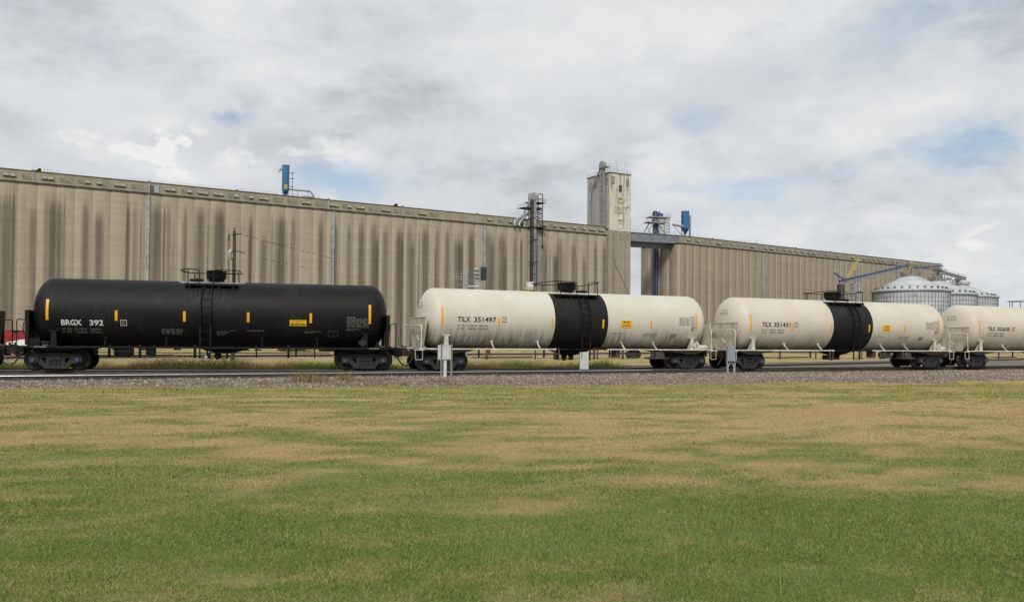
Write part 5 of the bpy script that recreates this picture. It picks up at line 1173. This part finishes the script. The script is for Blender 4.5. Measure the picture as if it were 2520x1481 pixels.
    for k in range(6):
        z0, z1 = pa.z * k / 6, pa.z * (k + 1) / 6; b.bar(q((pa.x, 294., z0)), q((pb.x, 294., z1)), .18); b.bar(q((pb.x, 294., z0)), q((pa.x, 294., z1)), .18)
    for x0, y0, x1, y1 in ((2078, 716, 2100, 703), (2093, 716, 2140, 690), (2090, 714, 2106, 726)): b.bar(q(zpx(x0, y0, 294.)), q(zpx(x1, y1, 294.)), .16)
    b.build('support_tower', M['galv'], root)
    b = MB(); e0, e1 = zpx(2052, 671, 292.), zpx(2078, 688, 292.); b.bar(q(e0), q(e1), .5, .5); b.bx(*[v - hA.x for v in (e1.x - .6, e1.x + .7)], -.7, .7, e1.z - .6, e1.z + .4); b.build('feed_spout', M['conv_blue'], root)
    y0, y1 = zpx(2088, 684, 292.), zpx(2112, 641, 318.); st = empty('yellow_chute', y0 - Vector((0, 0, 0)), 0, 'yellow caged chute rising from the blue conveyor to the elevator gallery', 'chute')
    b = MB(); d = y1 - y0; b.bar((0, 0, 0), tuple(d), .55, .4)
    for s in (-.35, .35): b.bar((s, 0, .9), tuple(d + Vector((s, 0, .9))), .12)
    for k in range(9): p = d * (k / 8); b.bar(tuple(p + Vector((-.35, 0, 0))), tuple(p + Vector((-.35, 0, .9))), .08); b.bar(tuple(p + Vector((.35, 0, 0))), tuple(p + Vector((.35, 0, .9))), .08)
    for t in (.42, .98): p = d * t; b.bx(p.x - .7, p.x + 1.2, p.y - .6, p.y + .6, p.z - .1, p.z + .5)
    b.build('chute_body', M['safety'], st)
    b = MB(); b.bar(tuple(d * .5), tuple(d * .95 + Vector((1.5, 0, -.5))), .2); b.bar(tuple(d * .98), (d.x + .5, d.y, -y0.z), .6); b.build('support_post', M['galv'], st)
    hd = empty('transfer_tower', Vector((hB.x, 300., pz - .1)), 0, 'steel transfer tower with yellow rails on the nearest bin peak', 'tower')
    b = MB(); h = hB.z - pz + 1.2
    for x in (-.6, .8):
        for y in (-.8, .8): b.bar((x, y, 0), (x, y, h), .22)
    b.bx(-1.1, 1.7, -1.1, 1.1, h - 1.6, h - 1.45); b.bx(-.5, .7, -.6, .6, h - 1.4, h + .5)
    for y in (-.8, .8): b.bar((-.6, y, 0), (.8, y, h - 1.5), .12); b.bar((.8, y, 0), (-.6, y, h - 1.5), .12)
    b.build('frame', M['galv_dull'], hd)
    b = MB(); railing(b, [(-1.1, -1.1, h - 1.4), (1.7, -1.1, h - 1.4)], 1.0, .09, 1.0); b.bar((-.6, -1.2, h - 2.0), (-1.9, -1.2, -.2), .4, .35); b.bx(-1.3, .1, -1.3, -1.2, h - 2.4, h - 1.9); b.build('guard_rail', M['safety'], hd)
    for (a, ya, Ya, c, yc, Yc, lab, col) in ((2258, 659, 302., 2318, 654, 322., 'level grey blue conveyor from the nearest bin to the middle bin', 'conv_blue'), (2320, 668, 323., 2376, 684, 344., 'sloping grey conveyor from the middle bin down to the last bin', 'bridge')):
        A, B = at_Y(a, ya, Ya), at_Y(c, yc, Yc); rt = empty('overhead_conveyor', A, 0, lab, 'conveyor', 'conveyors over the steel bins'); d = B - A
        b = MB(); b.bar((0, 0, 0), tuple(d), .8, .6); b.build('conveyor_cover', M[col], rt)
        b = MB(); b.bar((0, 0, -.8), tuple(d + Vector((0, 0, -.8))), 1.1, .25)
        for k in range(14): p = d * (k / 13); b.bar(tuple(p + Vector((0, -.5, -.8))), tuple(p + Vector((0, -.5, 1.0))), .06)
        b.bar((0, -.5, 1.0), tuple(d + Vector((0, -.5, 1.0))), .06); b.build('truss', M['galv_dull'], rt)
    for k, lab in ((1, 'dark steel head frame on the middle bin peak'), (2, 'small steel head frame with mast on the last bin peak')):
        o, r, ez, pz = out[k]; t = empty('transfer_tower', Vector((o.x + (.5 if k == 1 else -1.5), o.y, pz - .1)), 0, lab, 'tower'); h = 3.6 if k == 1 else 2.0; w = 1.5 if k == 1 else 1.1
        b = MB()
        for x in (-w, w):
            for y in (-1.2, 1.2): b.bar((x, y, 0), (x, y, h), .24)
        b.bx(-w - .2, w + .2, -1.4, 1.4, h - .15, h); b.bx(-w * .4, w * .7, -.8, .8, h * .4, h + .6)
        for y in (-1.2, 1.2): b.bar((-w, y, 0), (w, y, h), .12); b.bar((w, y, 0), (-w, y, h), .12)
        if k == 2: b.bar((.6, 0, h), (.6, 0, h + 2.4), .3); b.bx(1.6, 4.6, -1.2, 1.2, -.3, -.15); railing(b, [(1.6, -1.2, -.15), (4.6, -1.2, -.15)], 1.0, .06, 1.0)
        b.build('frame', M['galv_dull'], t); b = MB(); b.bx(-w - 1.6, -w - .3, -1.2, -.6, h - 2.4, h - .8) if k == 1 else b.bx(-w - 2.6, -w - 1.3, -.8, .8, h - .2, h + .7)
        b.m = 1; b.bx(w, w + .7, -1.4, -1.3, h, h + .5) if k == 1 else b.bx(-w - 2.4, -w - 1.8, -.9, -.81, h - 2, h - .3); b.build('spout_box', [M['cream_rust'] if k == 1 else M['sash'], M['safety']], t)

# ------------------------------------------------------------------ poles, signal, cabinets
def build_pole():
    base = at_z(572.5, 888.7, .05); top = at_Y(577, 571, base.y); lean = (top.x - base.x); H = top.z
    root = empty('utility_pole', base, 0, 'brown wooden utility pole with grey transformer behind the black car', 'utility pole')
    b = MB(); b.tube([(0, 0, -.3), (lean * .5, 0, H * .5), (lean, 0, H)], [.17, .15, .12], 12); b.build('pole', M['wood'], root)
    b = MB(); zt = H * .84; x = lean * .84; b.lathe([(0, 0), (.16, .02), (.16, .62), (.18, .64), (.14, .70), (0, .73)], (x - .30, -.05, zt - .62), 'Z', 16); b.bx(x - .2, x - .1, -.08, .02, zt - .45, zt - .1); b.cyl((x - .3, -.05, zt + .08), (x - .3, -.05, zt + .24), .035, 8); b.build('transformer', M['can'], root)
    b = MB(); b.bar((lean - .35, -.15, H - .35), (lean + .5, -.15, H - .18), .05); b.bx(lean - .42, lean - .33, -.2, -.1, H - .8, H - .3); b.cyl((lean + .02, -.1, H), (lean + .02, -.1, H + .25), .05, 8)
    for k in range(3): b.lathe([(.03, 0), (.07, .04), (.03, .08)], (lean + .25 + .12 * k, -.15, H - .3 + .03 * k), 'Z', 8)
    b.bar((x, -.15, zt + .05), (x + .95, -.15, zt - .1), .045); b.bar((x, -.15, zt + .2), (x + .9, -.15, zt - .06), .035); b.build('cross_arm', M['darksteel'], root)
    Bx = at_Y(1205, 711, 110.); r2 = empty('utility_pole', (Bx.x, 110., 0), 0, 'distant wooden pole hidden beyond the first white tank car', 'utility pole'); b = MB(); b.tube([(0, 0, -.3), (0, 0, Bx.z - .1)], [.17, .12], 10); b.build('pole', M['wood'], r2)
    w = []
    for (p, q, sag, lab) in (((579, 574), (1203, 711), .5, 'upper sagging power line strung with resting birds'), ((592, 627), (1203, 722), .4, 'lower thin service wire with few birds')):
        A, B = at_Y(*p, base.y - .15), at_Y(*q, 110.); pts = [A.lerp(B, t) - Vector((0, 0, sag * 4 * t * (1 - t))) for t in np.linspace(0, 1, 40)]
        b = MB(); b.tube([tuple(v - A) for v in pts], .0035, 4); o = b.build('power_line', M['darksteel']); o.location = A; tag(o, lab, 'power line', 'power lines'); w.append(pts)
    b = MB(); b.sphere((0, 0, .06), .06, 6, (1.7, .9, .95)); b.sphere((.10, 0, .14), .036, 5); b.tube([(-.08, 0, .05), (-.2, 0, .01)], [.035, .012], 6); b.tube([(.13, 0, .14), (.165, 0, .135)], [.012, .003], 5); b.tube([(0, 0, 0), (0, 0, -.0)], .005, 4)
    for i_, v_ in enumerate(b.v): b.v[i_] = tuple(q_ * .62 for q_ in v_)
    bm = b.mesh('bird', M['feather'])
    xpx = lambda p: PX + F * p.x / p.y
    for pts, xs in ((w[0], (590, 604, 619, 628, 646, 651, 657, 661, 668, 680, 690, 694, 713, 718, 743, 757, 772, 786, 790, 800, 808, 815)), (w[1], (651, 671, 681, 702, 744, 884))):
        ts = []; last = -1
        for xq in xs:
            k_ = next((i for i in range(39) if xpx(pts[i + 1]) > xq), 38); ts.append((k_ + (xq - xpx(pts[k_])) / (xpx(pts[k_ + 1]) - xpx(pts[k_]))) / 39)
        for t in ts:
            if t - last < .008: t = last + .008
            last = t; k = t * 39; i = int(k); p = pts[i].lerp(pts[i + 1], k - i); o = link('bird', bm); o.location = p + Vector((0, 0, .004)); o.rotation_euler = (0, 0, random.choice((0, PI)) + random.uniform(-.6, .6))
            tag(o, 'small dark bird perched on a power line in front of the elevator', 'bird', 'birds perched on the power lines')
def build_signal():
    Y = 60.; p = at_Y(1149, 661, Y); root = empty('railway_signal', (p.x, Y, .05), 0, 'grey railway signal mast with black hooded head behind the white car', 'railway signal'); k = Y / F
    H = p.z - .05; b = MB(); b.cyl((0, 0, 0), (0, 0, H), .11, 14); b.lathe([(0, H), (.14, H), (0, H + .06)], (0, 0, 0), 'Z', 12); b.bx(-.25, .25, -.25, .25, 0, .15); b.build('mast', M['galv'], root)
    zz = lambda y: at_Y(1149, y, Y).z - .05; xx = lambda x: (x - 1149) * k
    b = MB(); b.tube(bend([(0, 0, zz(705)), (xx(1180), 0, zz(705.5)), (xx(1180), 0, zz(690))], .12), .075, 10); b.build('bracket_arm', M['galv'], root)
    b = MB(); xh = xx(1181); b.prism([(xh - .03, zz(688)), (xh + .03, zz(688)), (xh + .06, zz(684)), (xh + .06, zz(660)), (xh, zz(655)), (xh - .1, zz(655))], -.30, .30)
    for j in range(3):
        z = zz(683 - j * 9.6); b.cyl((xh - .05, 0, z), (xh - .38, 0, z), .14, 12); b.bx(xh - .40, xh - .33, -.1, .1, z - .12, z + .14); b.cyl((xh - .4, .0, z + .05), (xh - .48, .0, z + .1), .02, 6)
    b.build('signal_head', M['galv_dull'], root)
    b = MB(); x0, x1 = xx(1184), xx(1198.5); b.prism([(x0, zz(690)), (x1 - .05, zz(689)), (x1, zz(660)), (x1 - .05, zz(657.5)), (x0, zz(657))], -.30, .30); b.build('hood', M['hood'], root)
    b = MB()
    for s in (-1, 1): b.tube([(xx(1126) + s * .13, -.35, 0), (xx(1131) + s * .17, -.2, zz(667))], .02, 6)
    for j in range(16):
        t = (j + .5) / 16; xm = xx(1126) + (xx(1131) - xx(1126)) * t; b.cyl((xm - .15, -.35 + .15 * t, zz(667) * t), (xm + .15, -.35 + .15 * t, zz(667) * t), .014, 6)
    b.build('ladder', M['galv_dull'], root)
    b = MB(); zt = zz(683); b.tube(bend([(xx(1113), -.4, zz(712)), (xx(1113), -.4, zt), (xx(1140), -.45, zt), (xx(1158), -.3, zt - .05), (xx(1158), -.3, zz(712))], .08), .022, 6); b.tube([(xx(1111), .5, zz(712)), (xx(1111), .5, zt)], .022, 6); b.tube([(xx(1111), .5, zt), (xx(1113), -.4, zt)], .02, 6); b.bx(xx(1110), xx(1158), -.5, .55, zz(722), zz(720)); b.bar((xx(1122), -.3, zz(688)), (0, 0, zz(686)), .04); b.bar((xx(1122), -.3, zz(700)), (0, 0, zz(700)), .04)
    b.build('platform', M['galv_dull'], root)
def build_cabinets():
    p = at_z(1093, 929, .06); root = empty('signal_cabinet', p, .12, 'pale grey cabinet on a white post between two dark slotted posts', 'signal cabinet', 'trackside cabinets'); k = p.y / F
    z = lambda y: at_Y(1093, y, p.y).z - p.z; x = lambda q: (q - 1093) * k
    b = MB(); b.bx(x(1077), x(1109), -.12, .16, z(884.5), z(849.5)); b.bx(x(1076.5), x(1109.5), -.135, .17, z(849.5), z(848.7)); b.bx(x(1085), x(1107), -.135, -.12, z(883), z(851)); b.build('cabinet_body', M['box'], root)
    b = MB(); b.cyl((x(1095), 0, 0), (x(1095), 0, z(884.5)), .085, 14); b.bx(x(1095) - .14, x(1095) + .14, -.14, .14, 0, .03); b.build('post', M['post_white'], root)
    for q in (1085.5, 1110):
        b = MB(); b.bx(x(q) - .035, x(q) - .025, -.20, -.14, -.05, z(846.5)); b.bx(x(q) + .025, x(q) + .035, -.20, -.14, -.05, z(846.5)); b.bx(x(q) - .025, x(q) + .025, -.15, -.14, -.05, z(846.5)); b.m = 1; b.bx(x(q) - .024, x(q) + .024, -.185, -.151, -.05, z(846.8)); b.build('slotted_post', [M['box'], M['post_dark']], root)
    for (cx, yb, y1, y0, hw, mt, lab, yaw) in ((1437.5, 920.6, 866, 908.6, 10.3, 'box_white', 'white panel cabinet on two legs before the black tank band', -.1), (1799.5, 923, 851, 889, 9.3, 'box_blue', 'blue grey cabinet on two tall legs at the coupled white cars', .1)):
        p = at_z(cx, yb, .06); k = p.y / F; r = empty('signal_cabinet', p, yaw, lab, 'signal cabinet', 'trackside cabinets'); z = lambda y: at_Y(cx, y, p.y).z - p.z; w = hw * k
        b = MB(); b.bx(-w, w, -.06, .10, z(y0), z(y1)); b.bx(-w * .42, w * .98, -.075, -.06, z(y0) + .01, z(y1) - .01); b.bx(-w, -w * .5, -.072, -.06, z(y0) + .01, z(y1) - .01); b.m = 1; b.bx(-w * .47, -w * .44, -.064, -.055, z(y0), z(y1)); b.bx(w * .45, w * .47, -.079, -.07, z(y0) + .02, z(y1) - .02)
        for q in (.25, .5, .75): b.cyl((w * .2, -.08, z(y0) + (z(y1) - z(y0)) * q), (w * .2, -.09, z(y0) + (z(y1) - z(y0)) * q), .018, 8)
        b.build('cabinet_body', [M[mt], M['post_dark']], r)
        for s in (-1, 1): b = MB(); b.bx(s * w - .03, s * w + .03, .0, .12, -.1, z(y1) - .02); b.build('leg', M['post_dark'] if mt == 'box_white' else M['box_blue'], r)
        b = MB()
        for s in (-1, 1): b.tube(bend([(s * w * .25, .03, z(y0)), (s * w * .3, .03, z(y0) - .12), (s * w * .8, .03, z(y0) - .25), (s * w * .8, .03, 0)], .08), .02, 6)
        b.build('conduit', M['post_white'], r)
    # small relay box behind the ladder of the black car
    p = at_z(506, 899, .06); k = p.y / F; r = empty('relay_box', p, 0, 'low white relay box on short posts under the black car', 'relay box'); b = MB(); b.bx(-.02, .36, -.15, .15, .42, .85); b.bx(-.32, .30, -.25, .25, .36, .42); b.build('box_body', M['box'], r)
    b = MB()
    for x_ in (-.25, -.08, .2): b.bx(x_ - .04, x_ + .04, -.05, .05, 0, .36)
    b.build('leg', M['post_dark'], r)
def pickup(o, rz, body, label, trailer=False):
    r = empty('parked_trailer' if trailer else 'pickup_truck', o, rz, label, 'trailer' if trailer else 'pickup truck', 'vehicles parked beyond the tracks')
    b = MB()
    if trailer: b.prism([(-3.4, .45), (3.4, .45), (3.4, 2.9), (3.2, 3.05), (-3.3, 3.05), (-3.4, 2.9)], -1.2, 1.2); b.bx(-3.6, 3.6, -1.15, 1.15, .3, .45)
    else: b.prism([(-2.7, .45), (2.7, .45), (2.75, .75), (2.6, 1.05), (1.3, 1.12), (-2.65, 1.12), (-2.75, .8)], -.95, .95); b.prism([(1.35, 1.12), (.75, 1.78), (-.75, 1.80), (-1.0, 1.12)], -.86, .86)
    b.build('body', body, r)
    if not trailer:
        b = MB(); b.prism([(1.05, 1.18), (.68, 1.68), (-.62, 1.70), (-.8, 1.18)], -.875, .875); b.build('window', M['glass'], r)
    for x in ((-2.4, -1.4) if trailer else (-1.75, 1.7)):
        for s in (-1, 1): b = MB(); b.lathe([(0, -.11), (.2, -.12), (.36, -.11), (.38, 0), (.36, .11), (.2, .12), (0, .11)], (x, s * .88, .38), 'Y', 20); b.build('wheel', M['tyre'], r)
def build_vehicles():
    for px, Y, rz, body, lab, tr in ((222, 112., .6, M['white'], 'white box trailer parked behind the front truck of the black car', True), (318, 114., .5, M['white'], 'white pickup parked beyond the brake gear of the black car', False), (405, 118., .55, M['silver'], 'silver pickup parked beyond the tracks', False), (548, 116., .55, M['cream'], 'cream pickup parked beyond the weeds beside the pole', False), (630, 120., .5, M['white'], 'small white trailer parked beyond the pole foot', True), (665, 121., .5, M['silver'], 'silver pickup parked against the green bush', False)):
        p = at_Y(px, 870, Y); pickup((p.x, Y, 0.02), rz, body, lab, tr)
    # red hopper truck glimpsed over the coupler
    Y = 78.; p = at_Y(37, 850, Y); r = empty('grain_truck', (p.x, Y, .05), .45, 'red grain truck with white hopper over the coupler of the black car', 'truck')
    z = lambda y: at_Y(37, y, Y).z - .05
    b = MB(); b.prism([(-.85, z(849)), (.1, z(849)), (.95, z(832)), (.95, z(812)), (-.85, z(813))], -1.1, 1.1); b.m = 1; b.prism([(-.5, z(813) + .01), (.6, z(813) + .01), (.1, z(820))][::-1], -1.115, -1.101); b.build('cargo_box', [M['red'], M['blacksteel']], r)
    b = MB(); b.prism([(-.6, z(858)), (1.2, z(858)), (1.2, z(834)), (.6, z(835)), (-.6, z(842))], -1.13, -.2); b.bx(.9, 1.5, -1.1, .8, z(836), z(824)); b.build('hopper', M['white'], r)
    b = MB(); b.bx(-1.1, 2.6, -.9, .9, .55, .85); b.build('chassis', M['blacksteel'], r)
    for x in (-.7, .3, 2.2):
        for s in (-1, 1): b = MB(); b.lathe([(0, -.13), (.25, -.14), (.46, -.12), (.48, 0), (.46, .12), (0, .13)], (x, s * .85, .48), 'Y', 20); b.build('wheel', M['tyre'], r)
def build_bush():
    for px, Y, w, h, lab in ((730, 112., 3.6, 2.6, 'wide green bush beyond the tracks seen under the black car'), (805, 116., 1.6, 2.0, 'small green bush seen behind the rear truck of the black car'), (2352, 110., 2.2, 1.6, 'low dark bush under the last white cars')):
        p = at_Y(px, 865, Y); r = empty('bush', (p.x, Y, 0), 0, lab, 'bush'); n = 2600
        d = RNG.normal(0, 1, (n, 3)); d /= np.linalg.norm(d, axis=1)[:, None]; rad = RNG.random(n) ** .4; lob = 1 + .35 * (vnoise(d[:, 0] * 2 + 9, d[:, 1] * 2 + d[:, 2] * 2, 3) - .5)
        c = d * (rad * lob)[:, None] * np.array([w, w * .7, h * .55]) + np.array([0, 0, h * .52]); c[:, 2] = np.clip(c[:, 2], .05, None)
        s = .07 + .07 * RNG.random(n); a = RNG.normal(0, 1, (n, 3)); bb = RNG.normal(0, 1, (n, 3)); a *= (s / np.linalg.norm(a, axis=1))[:, None]; bb *= (s / np.linalg.norm(bb, axis=1))[:, None]
        v = np.stack([c - a, c + bb, c + a, c - bb], 1).reshape(-1, 3); q = np.arange(4 * n).reshape(-1, 4); me = bpy.data.meshes.new('foliage'); set_mesh(me, v, q, 4); me.materials.append(M['blades'])
        tint(me, np.repeat(np.array([.05, .085, .022]) * (.6 + .9 * RNG.random((n, 1))), 4, 0)); link('foliage', me, r)
        b = MB()
        for k in range(6): b.tube([(random.uniform(-.3, .3) * w, 0, -.1), (random.uniform(-.5, .5) * w, random.uniform(-.3, .3), h * .6)], [.05, .02], 6)
        b.build('stem', M['wood'], r)

# ------------------------------------------------------------------ put it together
build_ground(); build_tracks()
E1, E2, GH = build_elevators(); C0, TOP, ZP = build_headhouse()
build_bridge(C0, ZP, GH); build_leg_tower(GH); build_bins()
dust_collector(W1, 703.5, 407, 474, GH, 4.0, 17.5, 'blue dust collector with yellow panels on the long streaked elevator', True, False)
dust_collector(W2, 1686.5, 520, 566, GH, 4.0, 19.5, 'blue dust collector with tall silver pipe beside the bridge', False, True)
tank_car(0, 'black', 'black tank car cut off by the picture edge ahead of the lettered black car', '', ('211700LB', '96050KG', '74300LB', '33700KG'), None, 'black tank cars')
tank_car(1, 'black', 'black tank car numbered 392 with yellow reflector strips', '392', ('211700LB', '96050KG', '74300LB', '33700KG'), None, 'black tank cars')
tank_car(2, 'white', 'grimy cream tank car numbered 351497 coupled behind the black car', '351497', ('211600 LB', '96000 KG', '74400 LB', '33750 KG'), 'white1', 'cream tank cars with black bands')
tank_car(3, 'white', 'clean cream tank car numbered 351431 coupled between two other cream cars', '351431', ('211600 LB', '96000 KG', '74400 LB', '33750 KG'), 'white2', 'cream tank cars with black bands')
tank_car(4, 'white', 'cream tank car numbered 352638 at the far end of the train', '352638', ('211500 LB', '95950 KG', '74500 LB', '33800 KG'), 'white3', 'cream tank cars with black bands')
build_pole(); build_signal(); build_cabinets(); build_vehicles(); build_bush()
build_stones(); build_weeds(); build_lawn_weeds(); build_lawn()
